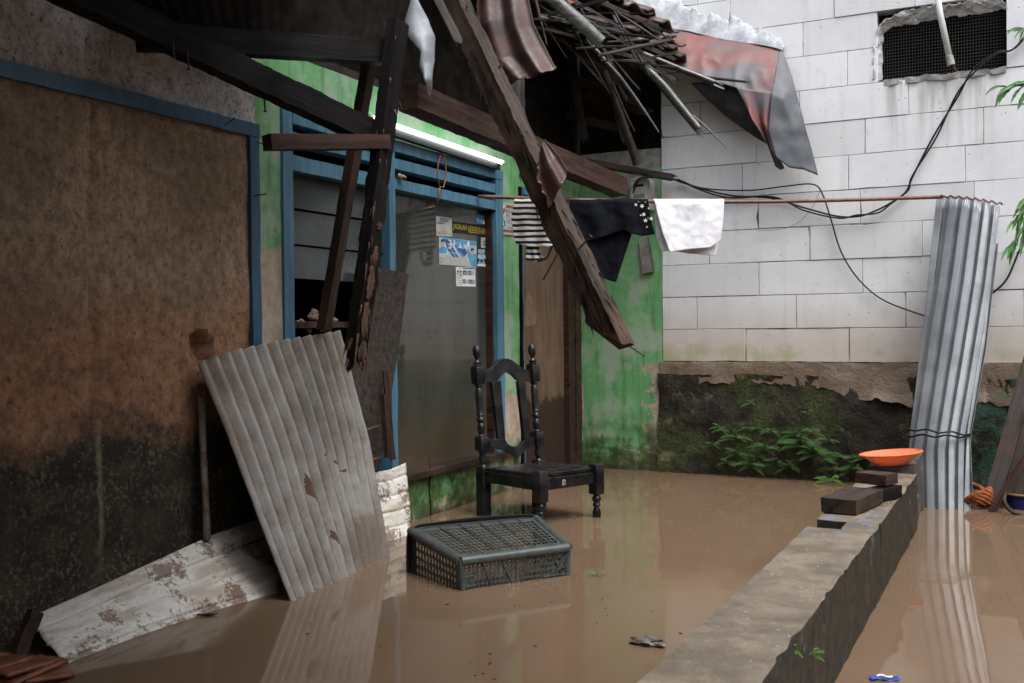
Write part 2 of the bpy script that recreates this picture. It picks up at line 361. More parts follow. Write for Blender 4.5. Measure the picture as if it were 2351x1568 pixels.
def m_concrete():
    t = NT('wet worn concrete'); x, y, z = t.xyz(t.pos); big = t.noise(t.pos, 6.5, 8, .72); mid = t.noise(t.pos, 30, 7, .75); fine = t.noise(t.pos, 120, 4, .7)
    c = t.mix(t.ss(big, .32, .68), (.105, .082, .058), (.205, .170, .128)); c = t.mix(t.ma('MULTIPLY', t.ss(mid, .48, .70), .7), c, (.10, .082, .06))
    c = t.mix(t.ss(fine, .60, .72), c, (.30, .255, .20)); c = t.mix(t.ma('MULTIPLY', t.ss(t.noise(t.pos, 6.5, 2), .66, .72), .6), c, (.30, .13, .07))
    blu = t.ma('MULTIPLY', t.ss(t.noise(t.pos, 17, 5, .7), .56, .60), t.ma('MULTIPLY', t.ss(y, -2.95, -2.8), t.ss(y, -2.35, -2.5))); c = t.mix(blu, c, (.10, .16, .30))
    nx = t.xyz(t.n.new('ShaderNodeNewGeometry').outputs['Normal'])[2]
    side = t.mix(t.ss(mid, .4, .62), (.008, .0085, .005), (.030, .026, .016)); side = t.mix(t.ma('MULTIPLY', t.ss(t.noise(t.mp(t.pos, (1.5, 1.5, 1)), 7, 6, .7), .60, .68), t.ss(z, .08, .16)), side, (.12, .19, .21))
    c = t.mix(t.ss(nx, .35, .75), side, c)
    wet = t.ss(big, .4, .6, .38, .7)
    return t.out(c, wet, t.ma('ADD', mid, t.ma('MULTIPLY', fine, .5)), .5, .008, 0, .45)
def m_water():
    t = NT('muddy flood water'); n = t.noise(t.mp(t.pos, (1, .5, 1)), 1.6, 5, .6, .8); w = t.ma('ADD', t.noise(t.mp(t.pos, (1, 1.6, 1)), 2.6, 2, .45), t.ma('MULTIPLY', t.noise(t.pos, 17, 2, .5), .05))
    c = t.mix(t.ss(n, .3, .7), (.140, .092, .059), (.156, .104, .067))
    return t.out(c, t.ss(n, .40, .66, .015, .085), w, .035, .02, 0, .5, IOR=1.36)
def m_glass():
    t = NT('dusty window glass'); x, y, z = t.xyz(t.pos); mid = t.noise(t.pos, 5, 5, .6); st = t.noise(t.mp(t.pos, (2, 2, .6)), 2, 6, .6)
    c = t.mix(t.ss(st, .3, .7), (.038, .041, .035), (.062, .065, .054)); zz = t.ma('ADD', z, t.ma('MULTIPLY', t.ma('SUBTRACT', mid, .5), .25))
    c = t.mix(t.ma('MULTIPLY', t.ss(zz, .62, .30), .75), c, (.085, .06, .038)); c = t.mix(t.ma('MULTIPLY', t.ss(t.noise(t.pos, 90, 2), .70, .74), .6), c, (.22, .20, .17))
    return t.out(c, t.ss(mid, .35, .7, .05, .13), None, 0, 0, 0, .5, IOR=1.75)
def m_zinc(name, rust=.5, tone=(.30, .32, .34), rough=.5, metal=.35, seed=0):
    t = NT(name); o = t.obj; a = t.noise(t.mp(o, (1, 1, 1), (seed, 0, 0)), 5, 6, .65); f = t.noise(o, 70, 5, .7); st = t.noise(t.mp(o, (9, 9, .8), (seed, 2, 0)), 2, 5, .65)
    c = t.mix(t.ss(a, .3, .7), tuple(k*.70 for k in tone), tuple(k*1.15 for k in tone)); c = t.mix(t.ss(f, .62, .74), c, tuple(min(1, k*1.9) for k in tone))
    r = t.ma('MULTIPLY', t.ss(t.ma('ADD', a, t.ma('MULTIPLY', f, .3)), .80-.28*rust, .98-.28*rust), 1.0)
    r2 = t.ma('MULTIPLY', t.ss(st, .56, .74), rust)
    c = t.mix(r2, c, (.25, .165, .10)); c = t.mix(t.ma('MULTIPLY', r, rust), c, (.15, .075, .042))
    return t.out(c, rough, t.ma('ADD', a, t.ma('MULTIPLY', f, .4)), .25, .004, metal, .5)
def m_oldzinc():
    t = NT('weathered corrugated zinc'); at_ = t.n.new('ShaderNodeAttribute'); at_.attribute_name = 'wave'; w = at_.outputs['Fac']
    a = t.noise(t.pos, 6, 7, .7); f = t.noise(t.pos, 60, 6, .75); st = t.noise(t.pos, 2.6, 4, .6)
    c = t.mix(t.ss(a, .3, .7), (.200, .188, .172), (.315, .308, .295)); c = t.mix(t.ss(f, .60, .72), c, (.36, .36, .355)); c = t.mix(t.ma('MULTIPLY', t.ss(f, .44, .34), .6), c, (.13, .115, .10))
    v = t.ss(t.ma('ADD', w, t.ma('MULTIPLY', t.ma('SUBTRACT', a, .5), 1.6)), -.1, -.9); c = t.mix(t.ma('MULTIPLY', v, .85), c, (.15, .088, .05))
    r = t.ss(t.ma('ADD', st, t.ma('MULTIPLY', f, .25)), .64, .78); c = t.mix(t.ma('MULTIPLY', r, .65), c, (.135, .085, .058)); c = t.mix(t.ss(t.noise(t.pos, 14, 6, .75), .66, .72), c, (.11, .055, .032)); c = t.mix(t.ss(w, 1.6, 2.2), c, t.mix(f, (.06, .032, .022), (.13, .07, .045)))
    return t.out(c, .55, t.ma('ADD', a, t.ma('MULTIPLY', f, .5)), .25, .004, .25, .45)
def m_whitepanel():
    t = NT('rust eaten white panel'); o = t.pos; a = t.noise(o, 7, 7, .7); f = t.noise(o, 75, 5, .72); st = t.noise(t.mp(o, (6, 1.2, 6)), 3, 5, .7); x, y, z = t.xyz(o)
    c = t.mix(t.ss(a, .3, .7), (.54, .53, .49), (.72, .715, .68)); c = t.mix(t.ma('MULTIPLY', t.ss(st, .44, .64), .7), c, (.33, .26, .18))
    rs = t.ss(t.ma('ADD', t.ma('MULTIPLY', f, .5), t.ma('MULTIPLY', a, 1.0)), .76, .84); c = t.mix(t.ma('MULTIPLY', rs, .85), c, (.14, .075, .042))
    end = t.ma('MULTIPLY', t.ss(t.ma('ADD', y, t.ma('MULTIPLY', a, .35)), -3.26, -3.14), t.ss(y, -2.8, -2.9)); c = t.mix(t.ma('MULTIPLY', end, .9), c, (.075, .05, .035))
    return t.out(c, .55, t.ma('SUBTRACT', .5, rs), .25, .003, 0, .4)
M = {}
M['left'] = m_left_wall(); M['green'] = m_green(); M['block'] = m_block(); M['moss'] = m_mossbase(); M['plinth'] = m_plinth(); M['concrete'] = m_concrete()
M['water'] = m_water(); M['glass'] = m_glass(); M['white_panel'] = m_whitepanel()
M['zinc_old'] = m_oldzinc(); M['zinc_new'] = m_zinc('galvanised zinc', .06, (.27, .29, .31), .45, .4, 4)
t = NT('wet rusted zinc'); a_ = t.noise(t.pos, 9, 6, .65); f_ = t.noise(t.pos, 60, 5, .7)
c_ = t.mix(t.ss(a_, .35, .65), (.030, .017, .015), (.085, .040, .032)); c_ = t.mix(t.ss(f_, .58, .72), c_, (.11, .066, .056)); c_ = t.mix(t.ss(t.noise(t.pos, 4, 3), .6, .7), c_, (.09, .095, .10))
M['rust'] = t.out(c_, t.ss(f_, .3, .7, .32, .55), f_, .35, .004, 0, .5)
M['blue'] = None
def painted(name, c, under, amt=.63, rough=.5):
    t = NT(name); a = t.noise(t.pos, 14, 6, .7); s_ = t.noise(t.mp(t.pos, (10, 10, 1.5)), 3, 5, .6)
    k = t.mix(t.ss(s_, .35, .7), tuple(v*.78 for v in c), tuple(v*1.15 for v in c)); p = t.ss(a, amt, amt+.015); k = t.mix(p, k, under)
    return t.out(k, rough, t.ma('SUBTRACT', 1.0, p), .3, .003, 0, .45)
M['blue'] = painted('blue gloss paint', (.070, .185, .275), (.045, .07, .08), .69)
M['navy'] = painted('dark blue paint', (.030, .095, .165), (.10, .08, .06), .72)
M['wood_black'] = wood('wet black timber', (.003, .0026, .0026), (.011, .0095, .009), .6, .12)
M['wood_dark'] = wood('dark brown timber', (.010, .007, .006), (.042, .029, .023), .55, .22, (.058, .032, .023))
M['wood_brown'] = wood('brown timber', (.009, .006, .005), (.062, .041, .031), .6, .18, (.074, .044, .034))
M['wood_red'] = wood('reddish timber', (.018, .009, .007), (.066, .035, .027), .6, .2)
M['wood_grey'] = wood('weathered grey timber', (.03, .026, .025), (.13, .115, .11), .75, .3)
M['split'] = wood('fresh split timber', (.022, .013, .009), (.105, .060, .042), .7, .2)
M['bamboo'] = wood('wet dark bamboo', (.007, .006, .0055), (.040, .034, .032), .22, .8)
M['bamboo_grey'] = wood('grey bamboo', (.03, .03, .028), (.14, .137, .13), .4, .6)
M['door'] = None
t = NT('water stained door'); x_, y_, z_ = t.xyz(t.pos); a_ = t.noise(t.mp(t.pos, (8, 8, 1)), 3, 6, .65); b_ = t.noise(t.pos, 6, 5, .6); zz_ = t.ma('ADD', z_, t.ma('MULTIPLY', t.ma('SUBTRACT', b_, .5), .30))
c_ = t.mix(t.ss(a_, .3, .7), (.105, .062, .042), (.175, .112, .078)); c_ = t.mix(t.ma('MULTIPLY', t.ss(b_, .5, .7), .4), c_, (.20, .135, .095)); c_ = t.mix(t.ss(zz_, .50, .44), c_, (.034, .019, .013))
M['door'] = t.out(c_, .6, a_, .2, .003, 0, .4)
M['dark_room'] = plain('dim interior', (.045, .048, .05), .9, .3, 4, .05); M['void'] = plain('near black boards and shade', (.009, .0075, .006), .95, .5, 9, .03)  # void: near-black colour painting shade in openings, also worn by dark boards
M['curtain'] = plain('greenish grey frosted pane', (.026, .034, .033), .16, .3, 5, .6)
M['chair'] = None
t = NT('worn black lacquer'); f_ = t.noise(t.pos, 90, 5, .7); g_ = t.noise(t.pos, 12, 5, .6)
c_ = t.mix(t.ss(g_, .35, .7), (.006, .006, .007), (.015, .014, .015)); c_ = t.mix(t.ss(f_, .69, .75), c_, (.07, .045, .03))
M['chair'] = t.out(c_, t.ss(g_, .35, .65, .22, .42), f_, .1, .002, 0, .45)
M['basket'] = plain('slate grey plastic', (.058, .071, .070), .34, .25, 30, .5); M['black_plastic'] = plain('black plastic', (.012, .012, .013), .4, .3, 30)
M['cable'] = plain('black cable', (.010, .011, .014), .4, .2, 40); M['cable_grey'] = plain('grey cable', (.22, .22, .22), .5, .2, 40)
M['pvc'] = plain('white pvc', (.62, .62, .60), .4, .1, 12); M['meter'] = plain('meter casing', (.50, .52, .51), .35, .1, 15); M['meter_face'] = plain('meter face', (.66, .67, .64), .4, .15, 60)
M['towel'] = None
t = NT('white terry'); f_ = t.noise(t.obj, 220, 3, .6); g_ = t.noise(t.obj, 14, 5, .6); c_ = t.mix(t.ss(g_, .5, .75), (.80, .81, .86), (.58, .585, .62))
M['towel'] = t.out(c_, .95, t.ma('ADD', f_, g_), .6, .006, 0, .1)
M['black_cloth'] = plain('black jersey', (.0075, .0085, .012), .9, .35, 25, .05); M['white'] = plain('white print', (.72, .72, .70), .6, .06, 30)
M['navy_cloth'] = plain('navy stripe', (.012, .014, .030), .85, .2, 40, .2); M['cream_cloth'] = plain('cream stripe', (.55, .53, .47), .85, .12, 40, .2)
t = NT('translucent orange plastic'); M['orange'] = t.out((1.0, .36, .20), .32, None, 0, 0, 0, .4, Transmission_Weight=.5, IOR=1.12); M['orange_rim'] = plain('orange rim', (.95, .16, .04), .35, .1, 30)
M['terracotta'] = plain('wet clay tile', (.17, .060, .033), .5, .45, 18, .4); M['tile_dark'] = plain('mossy roof tile', (.060, .036, .030), .45, .5, 14, .5)
M['mortar'] = plain('lime mortar', (.50, .525, .56), .95, .32, 11, .1, 0, .6); M['mortar_grey'] = plain('grey mortar', (.30, .30, .29), .9, .3, 25, .2, 0, .5)
M['joint'] = plain('joint mortar', (.27, .265, .25), .95, .75, 9, .1); M['broken'] = plain('broken block', (.50, .51, .52), .95, .25, 40, .1, 0, .8)
t = NT('faded red tarpaulin'); a_ = t.noise(t.pos, 2.6, 3, .5, .4); b_ = t.noise(t.mp(t.pos, (3, 3, .8)), 2.2, 3, .5)
c_ = t.mix(t.ss(a_, .42, .62), (.080, .085, .097), (.165, .056, .050)); c_ = t.mix(t.ma('MULTIPLY', t.ss(b_, .48, .66), .7), c_, (.185, .062, .054)); c_ = t.mix(t.ss(t.noise(t.pos, 60, 4), .66, .72), c_, (.33, .19, .16))
M['tarp'] = t.out(c_, .55, a_, .3, .01, 0, .5); M['tarp_grey'] = plain('grey tarpaulin', (.078, .088, .102), .55, .3, 7, .5); M['tarp_black'] = plain('black tarpaulin', (.035, .038, .043), .5, .4, 9, .4)
M['plastic_film'] = plain('pale plastic film', (.34, .37, .42), .4, .25, 8, .4)
def leafmat(name, a, b):
    t = NT(name); n = t.noise(t.pos, 30, 3, .5); return t.out(t.mix(t.ma('MULTIPLY', t.ma('ADD', t.ss(n, .35, .65), t.rnd()), .5), a, b), .5, None, 0, 0, 0, .4, Subsurface_Weight=.0)
M['fern'] = leafmat('fern green', (.040, .095, .026), (.085, .185, .050)); M['fern_light'] = leafmat('young fern green', (.10, .22, .035), (.17, .33, .06)); M['leaf'] = leafmat('leaf green', (.075, .19, .06), (.13, .29, .10)); M['moss_tuft'] = leafmat('moss green', (.08, .16, .015), (.14, .26, .03))
M['nail'] = plain('rusty nail', (.035, .025, .02), .6, .3, 50, .4, .3); M['pipe'] = m_zinc('rusty pale pipe', 1.0, (.42, .40, .36), .6, .1, 6)
M['rod'] = plain('rusty rod', (.135, .058, .036), .5, .4, 35, .5); M['ground'] = plain('mud', (.10, .065, .04), .9, .3, 3)
t = NT('lit tube'); t.b.inputs['Emission Color'].default_value = (.93, .97, 1.0, 1); t.b.inputs['Emission Strength'].default_value = 3.2; M['tube'] = t.out((.9, .9, .9), .4)
M['blue_plastic'] = plain('blue bucket plastic', (.012, .020, .13), .35, .2, 20); M['rag'] = plain('orange brown rag', (.22, .07, .03), .9, .5, 14, .1); M['skyblue'] = plain('print blue', (.10, .30, .52), .5, .25, 30)
M['paper'] = plain('faded paper', (.42, .42, .40), .6, .12, 30); M['ink'] = plain('print black', (.012, .012, .012), .5, .2, 30); M['yellow'] = plain('print yellow', (.50, .40, .03), .5, .15, 30); M['ink_blue'] = plain('print dark blue', (.05, .09, .20), .5, .2, 30); M['printred'] = plain('print red', (.30, .07, .05), .6, .3, 30); M['skin'] = plain('print skin', (.42, .36, .33), .5, .2, 60); M['lightblue'] = plain('print pale blue', (.40, .53, .62), .5, .2, 50); M['gold'] = plain('print gold', (.22, .12, .04), .6, .2, 30); M['teal'] = plain('print green', (.04, .14, .12), .6, .2, 30); M['ochre'] = plain('orange cord', (.22, .07, .03), .6, .3, 30)
# ------------------------------------------------------------------ the setting: ground and water
struct(MB().box((-30, -30, -.5), (30, 30, -.35)).build('ground', M['ground']))
struct(MB().add([(-30, -30, 0), (30, -30, 0), (30, 30, 0), (-30, 30, 0)], [(0, 1, 2, 3)]).build('water', M['water']))
AW = plain('dull rendered wall', (.20, .18, .155), .9, .3, 2.5, .1)  # for walls added out of view, behind and right, to cut low skylight
struct(MB().box((-3, -10.3, -.35), (8.2, -10.0, 4.2)).build('added_unseen_wall', AW)); struct(MB().box((6.6, -10.0, -.35), (6.9, .0, 3.4)).build('added_unseen_wall', AW))
# ------------------------------------------------------------------ left plastered wall with its blue timbers
lw = thing('plaster_wall', 'dark stained plaster wall with a blue beam, mossy along the bottom', 'wall', (0, -4.5, 0))
hole = at(466, 800, x=0)
def push(p, q):
    if p.x > -.01:
        d = math.hypot((p.y-hole.y), (p.z-hole.z)*.8); k = max(0, 1-d/(.05+.03*nz(p, 25, 4)))
        q = q+V((-.06*min(1, k*2.2), 0, 0))
        q.x -= .012*max(0, 1-abs(p.y+3.945+.01*nz(p, 3))/.018)*(1 if p.z > .55 else 0)
    return q
MB().rbox((-.15, -4.75, -.3), (0, -3.17, 2.75), .016, .009, 7, 3, push).build('wall', M['left'], lw, 40)
MB().rbox((-.15, -11, -.3), (-.002, -4.75, 2.75), .12, .012, 4, 3).build('wall', M['left'], lw, 40)
MB().rbox((0, -9, 1.655), (.022, -3.165, 1.705), .05, .004, 6, 1).build('beam', M['navy'], lw, 30)
MB().rbox((0.0015, -3.218, -.3), (.020, -3.168, 1.654), .05, .003, 6, 2).build('post', M['navy'], lw, 30)
def nail(p, d, L=.05, r=.0022, parent=None):
    p = V(p); d = V(d).normalized(); mb = MB(); mb.tube([p-d*.01, p+d*L], r, 6); mb.tube([p+d*L, p+d*(L+.002)], r*2.2, 8)
    return mb.build('nail', M['nail'], parent, 40)
for q, d in (((515, 287), (.8, .3, .5)), ((590, 325), (.6, .6, -.35)), ((582, 450), (.7, .5, .15))): nail(at(*q, x=.02), d, .045, parent=lw)
# ------------------------------------------------------------------ green house front
gh = thing('green_house', 'flooded house front with peeling green plaster, blue window and brown door', 'house', (0, -1.6, 0))
w = MB()
w.rbox((-.12, -3.1645, -.3), (0, -3.02, 2.02), .05, .003, 5, 4); w.rbox((-.12, -3.02, 1.80), (0, -.0, 2.02), .05, .003, 5, 4)
w.rbox((-.12, -3.02, -.3), (0, -.9, .205), .04, .004, 5, 4); w.rbox((-.12, -1.113, .205), (0, -.9, 1.80), .04, .003, 5, 4)
w.rbox((-.12, -.9, 1.74), (-.003, 0, 1.80), .05, .003, 5, 4)
w.build('wall', M['green'], gh, 40)
MB().rbox((0, .0, -.3), (.565, .12, 1.925), .04, .003, 5, 4).build('side_wall', M['green'], gh, 40)
MB().rbox((0, .002, 1.926), (.56, .12, 2.05), .05, .003, 5, 6).build('lintel', M['mortar_grey'], gh, 40)
MB().tube([at(986, 1052, x=.002), at(988, 1090, x=.002), at(985, 1120, x=.002), at(989, 1160, x=.002), at(988, 1195, x=.002)], [.001, .003, .003, .004, .004], 5).build('crack', M['void'], gh)
# panels painted near black for the open attic's shade, and the dark room behind
MB().rbox((-.12, -3.2, 2.021), (-.01, 0, 2.06), .08, .004, 5, 3).build('wall_plate', M['wood_dark'], gh, 40)
MB().box((-.12, -3.2, 2.0605), (-.02, 0.2, 3.05)).build('attic_shade_panel', M['void'], gh)
MB().box((-.019, .03, 2.052), (.58, .12, 3.05)).build('attic_shade_panel', M['void'], gh)
MB().box((-1.7, -3.3, -.3), (-1.6, .1, 2.9)).build('inner_wall', M['dark_room'], gh); MB().box((-1.6, -3.35, -.3), (-.12, -3.25, 2.9)).build('inner_wall', M['dark_room'], gh)
MB().box((-1.6, 0.0, -.3), (0, .1, 2.9)).build('inner_wall', M['dark_room'], gh); MB().box((-1.6, -3.2, 2.3), (-.13, 0, 2.35)).build('ceiling', M['dark_room'], gh)
# window frame: posts and rails
fr = MB().rbox((-.07, -3.019, .206), (.012, -2.958, 1.799), .06, .003, 6, 5).build('window_frame', M['blue'], gh, 30)
def rail(lo, hi, name='rail', m='blue', st=.06): return MB().rbox(lo, hi, st, .0025, 6, 7).build(name, M[m], fr, 30)
rail((-.07, -2.262, .235), (.010, -2.212, 1.745), 'post'); rail((-.07, -1.20, .235), (.011, -1.114, 1.745), 'post')
rail((-.075, -2.957, 1.747), (.014, -1.114, 1.798)); rail((-.066, -2.9575, 1.672), (.008, -2.2625, 1.715)); rail((-.066, -2.211, 1.668), (.008, -1.201, 1.716))
rail((-.066, -2.9575, 1.562), (.009, -2.2625, 1.622)); rail((-.066, -2.211, 1.573), (.009, -1.201, 1.622))
rail((-.10, -2.957, .207), (.045, -.93, .234), 'sill', 'wood_dark', .02)
rail((-.058, -1.216, .236), (-.012, -1.2015, 1.572), 'stop', 'wood_red')
MB().box((-.058, -2.2115, .235), (-.052, -1.2165, 1.5725)).build('pane', M['glass'], fr)
for zt, zb in ((1.5615, 1.418), (1.412, 1.272), (1.266, 1.132)):
    MB().prism([(-.045, -2.9575, zt), (-.045, -2.2625, zt), (-.028, -2.2625, zb), (-.028, -2.9575, zb)], (-.005, 0, 0)).build('pane', M['curtain'], fr)
MB().rbox((-.055, -2.957, .93), (-.0, -2.263, .955), .05, .004, 6, 2).build('ledge', M['wood_brown'], fr, 30)
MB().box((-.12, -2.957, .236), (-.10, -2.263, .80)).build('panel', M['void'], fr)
# door in its frame
dr = MB().rbox((-.075, -.84, -.3), (-.035, -.19, 1.70), .06, .002, 5, 5).build('door', M['door'], gh, 30)
MB().prism([at(x, y, x=-.033) for x, y in ((1205, 690), (1212, 665), (1222, 690), (1232, 725), (1228, 745), (1204, 752))], (.002, 0, 0)).build('torn_veneer', plain('torn veneer', (.20, .135, .095), .7, .2, 20), dr)
MB().rbox((-.10, -.899, -.3), (.012, -.873, 1.739), .06, .003, 6, 8).build('door_frame', M['void'], gh, 30); MB().rbox((-.10, -.8725, -.3), (.004, -.845, 1.739), .06, .003, 6, 8).build('door_frame', M['blue'], gh, 30)
MB().rbox((-.10, -.185, -.3), (.0, -.09, 1.739), .06, .003, 6, 9).build('door_frame', M['wood_red'], gh, 30); MB().rbox((-.10, -.0895, -.3), (.010, -.004, 1.739), .06, .006, 6, 9).build('door_frame', M['wood_brown'], gh, 30)
MB().rbox((-.10, -.845, 1.701), (.012, -.1855, 1.739), .06, .003, 6, 9).build('door_frame', M['blue'], gh, 30)
# ------------------------------------------------------------------ block wall: every block a piece
bw = thing('block_wall', 'tall white aerated concrete block wall on a mossy dark base', 'wall', (2.0, 0, 0))
Z0, HC = .700, .2015
rows = {0: (1712, 1950), 1: (1600, 1828, 2080), 2: (1742, 1980), 3: (1628, 1860, 2117), 4: (1741, 1975), 5: (1704, 1948, 2216), 6: (1735, 1986, 2258), 7: (1836, 2086), 8: (1690, 1945), 9: (1600, 1843), 10: (1676, 1915, 2100), 11: (1600, 1800, 2040), 12: (1700,), 13: (1600,)}
HX0, HX1, HZ0, HZ1 = 1.868, 2.533, 2.318, 2.722
def block(x0, x1, z0, z1, seed):
    rnd = random.Random(seed); dy = rnd.uniform(-.004, .003); g = rnd.uniform(.0018, .0034); x0 += g; x1 -= g; z0 += g; z1 -= g
    ring = []; n = 6; m = 3
    for i in range(n): ring.append((x0+(x1-x0)*i/n, z0))
    for i in range(m): ring.append((x1, z0+(z1-z0)*i/m))
    for i in range(n): ring.append((x1-(x1-x0)*i/n, z1))
    for i in range(m): ring.append((x0, z1-(z1-z0)*i/m))
    cx, cz = (x0+x1)/2, (z0+z1)/2; fr_, bk = [], []
    for i, (x, z) in enumerate(ring):
        j = rnd.uniform(0, .0022)+(rnd.uniform(.004, .012) if rnd.random() < .025 else 0)
        k = V((cx-x, 0, cz-z)).normalized()*j; fr_.append(V((x+k.x, dy, z+k.z))); bk.append(V((x, .10, z)))
    mid = [p+V((0, .004, 0))-V((cx-p.x, 0, cz-p.z)).normalized()*.002 for p in fr_]
    N_ = len(ring); mb = MB(); mb.v = fr_+mid+bk; mb.f = [list(range(N_))]
    for i in range(N_):
        j = (i+1) % N_; mb.f += [[i, j, N_+j, N_+i], [N_+i, N_+j, 2*N_+j, 2*N_+i]]
    return mb.build('block', M['block'], bw)
s_ = 0
for r, js in rows.items():
    z0 = Z0+HC*r; z1 = z0+HC; xs = [at(j, 0, y=0).x if False else None for j in js]
    xs = []
    for j in js:
        lo, hi = -1.0, 9.0           # world x seen at column j on this course
        for _ in range(40):
            mx = (lo+hi)/2; q = V((mx, 0, (z0+z1)/2))-CAM
            if 1175.5+F*q.dot(_rt)/q.dot(_fw) < j: lo = mx
            else: hi = mx
        xs.append(lo)
    x = xs[0]
    while x-.603 > .566-.15: x -= .603; xs.insert(0, x)
    if xs[0] > .60+.05: xs.insert(0, .566)
    else: xs[0] = .566
    while xs[-1] < 5.2: xs.append(xs[-1]+.603)
    for a, b in zip(xs, xs[1:]):
        s_ += 1; cut = z1 > HZ0+.02 and z0 < HZ1-.02
        if cut and a < HX1 and b > HX0:
            zt = HZ0 if z0 < HZ0 else None
            if a < HX0-.03: block(a, HX0, z0, z1, s_)
            if b > HX1+.03: block(HX1, b, z0, z1, s_+900)
            if z0 < HZ0-.03: block(max(a, HX0), min(b, HX1), z0, HZ0, s_+300)
            if z1 > HZ1+.03: block(max(a, HX0), min(b, HX1), HZ1, z1, s_+600)
        else: block(a, b, z0, z1, s_)
jt = MB()
for lo, hi in (((.567, .005, .70), (HX0-.002, .09, 3.6)), ((HX1+.002, .005, .70), (5.2, .09, 3.6)), ((HX0-.002, .005, .70), (HX1+.002, .09, HZ0-.003)), ((HX0-.002, .005, HZ1+.003), (HX1+.002, .09, 3.6))): jt.box(lo, hi)
jt.build('mortar_joint', M['joint'], bw)
# torn opening: chipped edges, dark room behind, wire screen
ot = [(2006, 185), (2005, 140), (2008, 100), (2016, 66), (2032, 44), (2052, 33), (2085, 24), (2120, 17), (2160, 14), (2200, 8), (2230, 0), (2262, -8), (2292, -6), (2308, 4), (2314, 18)]
it = [(2026, 184), (2026, 140), (2026, 100), (2031, 74), (2048, 62), (2075, 57), (2102, 55), (2130, 48), (2160, 46), (2188, 36), (2215, 38), (2240, 33), (2275, 28), (2295, 22), (2309, 20)]
ef = coons([at(x, y, y=-.002) for x, y in ot], [at(x, y, y=.055) for x, y in it], [at(2006, 185, y=-.002), at(2026, 184, y=.055)], [at(2314, 18, y=-.002), at(2309, 20, y=.055)])
def rough_edge(u, v):
    p = ef(u, v); k = math.sin(math.pi*min(1, .25+v)); return p+V((.010*nz(p, 26, 2), .022*nz(p, 17, 4)*k+.010*nz(p, 50, 6)*k, .014*nz(p, 22, 1)+.008*nz(p, 60, 9)))
MB().grid(rough_edge, 140, 18).build('broken_edge', M['broken'], bw, 25, solid=.002)
e = MB(); e.rbox((HX0+.03, -.004, HZ0-.03), (HX1+.0, .06, HZ0+.002), .012, .012, 16, 3); e.build('sill_mortar', M['mortar_grey'], bw, 40)
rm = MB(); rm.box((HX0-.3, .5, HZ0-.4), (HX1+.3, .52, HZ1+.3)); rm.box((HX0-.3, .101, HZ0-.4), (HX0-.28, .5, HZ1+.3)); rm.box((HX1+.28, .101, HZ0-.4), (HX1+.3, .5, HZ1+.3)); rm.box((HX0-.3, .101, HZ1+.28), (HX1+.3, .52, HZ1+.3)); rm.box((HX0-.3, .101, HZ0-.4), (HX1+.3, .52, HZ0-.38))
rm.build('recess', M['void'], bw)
scn = MB(); n = 44
for i in range(n+1): xx = HX0+(HX1-HX0)*i/n; scn.box((xx-.0008, .06, HZ0), (xx+.0008, .0612, HZ1))
for i in range(23): zz = HZ0+(HZ1-HZ0)*i/22; scn.box((HX0, .0614, zz-.0008), (HX1, .0626, zz+.0008))
o = scn.build('wire_screen', plain('screen wire', (.06, .06, .058), .6, .2, 10), bw); o['kind'] = 'stuff'
# brown mortar band and mossy foundation
def ragged(p, q):
    if p.z < .60: q.z = .57-.10*max(0, min(1, (p.x-1.45)/.5))+.03*nz((p.x, 0, 0), 5, 2)+.03*nz((p.x, 0, 0), 17, 4)+.015*nz((p.x, 0, 0), 45, 4); q.y = max(q.y, -.012)-(.05*max(0, 1-abs(p.x-1.9)/.16))
    return q
MB().rbox((.55, -.014, .56), (5.2, .10, .698), .018, .007, 12, 6, ragged).build('mortar_band', M['plinth'], bw, 50)
def bulge(p, q):
    q.y -= .02*max(0, nz(p, 3.1, 8)); return q
MB().rbox((.535, -.010, -.35), (5.2, .11, .62), .025, .016, 6, 2, bulge).build('foundation', M['moss'], bw, 50)
for zc in (1.5075,):
    pass
# lime mortar flashing above the tarpaulin
top = [(1440, -40), (1500, -12), (1560, 5), (1610, 28), (1640, 22), (1665, 45), (1700, 42), (1735, 60), (1765, 66), (1790, 85), (1802, 98)]
bot = [(1440, 30), (1478, 60), (1530, 66), (1580, 72), (1640, 88), (1700, 98), (1750, 104), (1780, 110), (1797, 116)]
fn = coons([at(x, y, y=-.004) for x, y in top], [at(x, y, y=-.030) for x, y in bot], [at(1440, -40, y=-.004), at(1440, 30, y=-.03)], [at(1802, 98, y=-.004), at(1797, 116, y=-.03)])
def flash(u, v):
    p = fn(u, v); k = math.sin(math.pi*min(1, v*1.05))
    q = p+V((0, -.003*k-.003*nz(p, 9, 1)*k-.001*nz(p, 50, 1)*k, 0)); e_ = -.02+(.035*nz((p.x, 0, 0), 9, 5)+.03*nz((p.x, 0, 0), 38, 5)+.015*nz((p.x, 0, 0), 90, 2)); q.z += e_*max(0, 1-v/.7)
    return q
MB().grid(flash, 160, 26).build('mortar_flashing', M['mortar'], bw, 60, solid=.006)
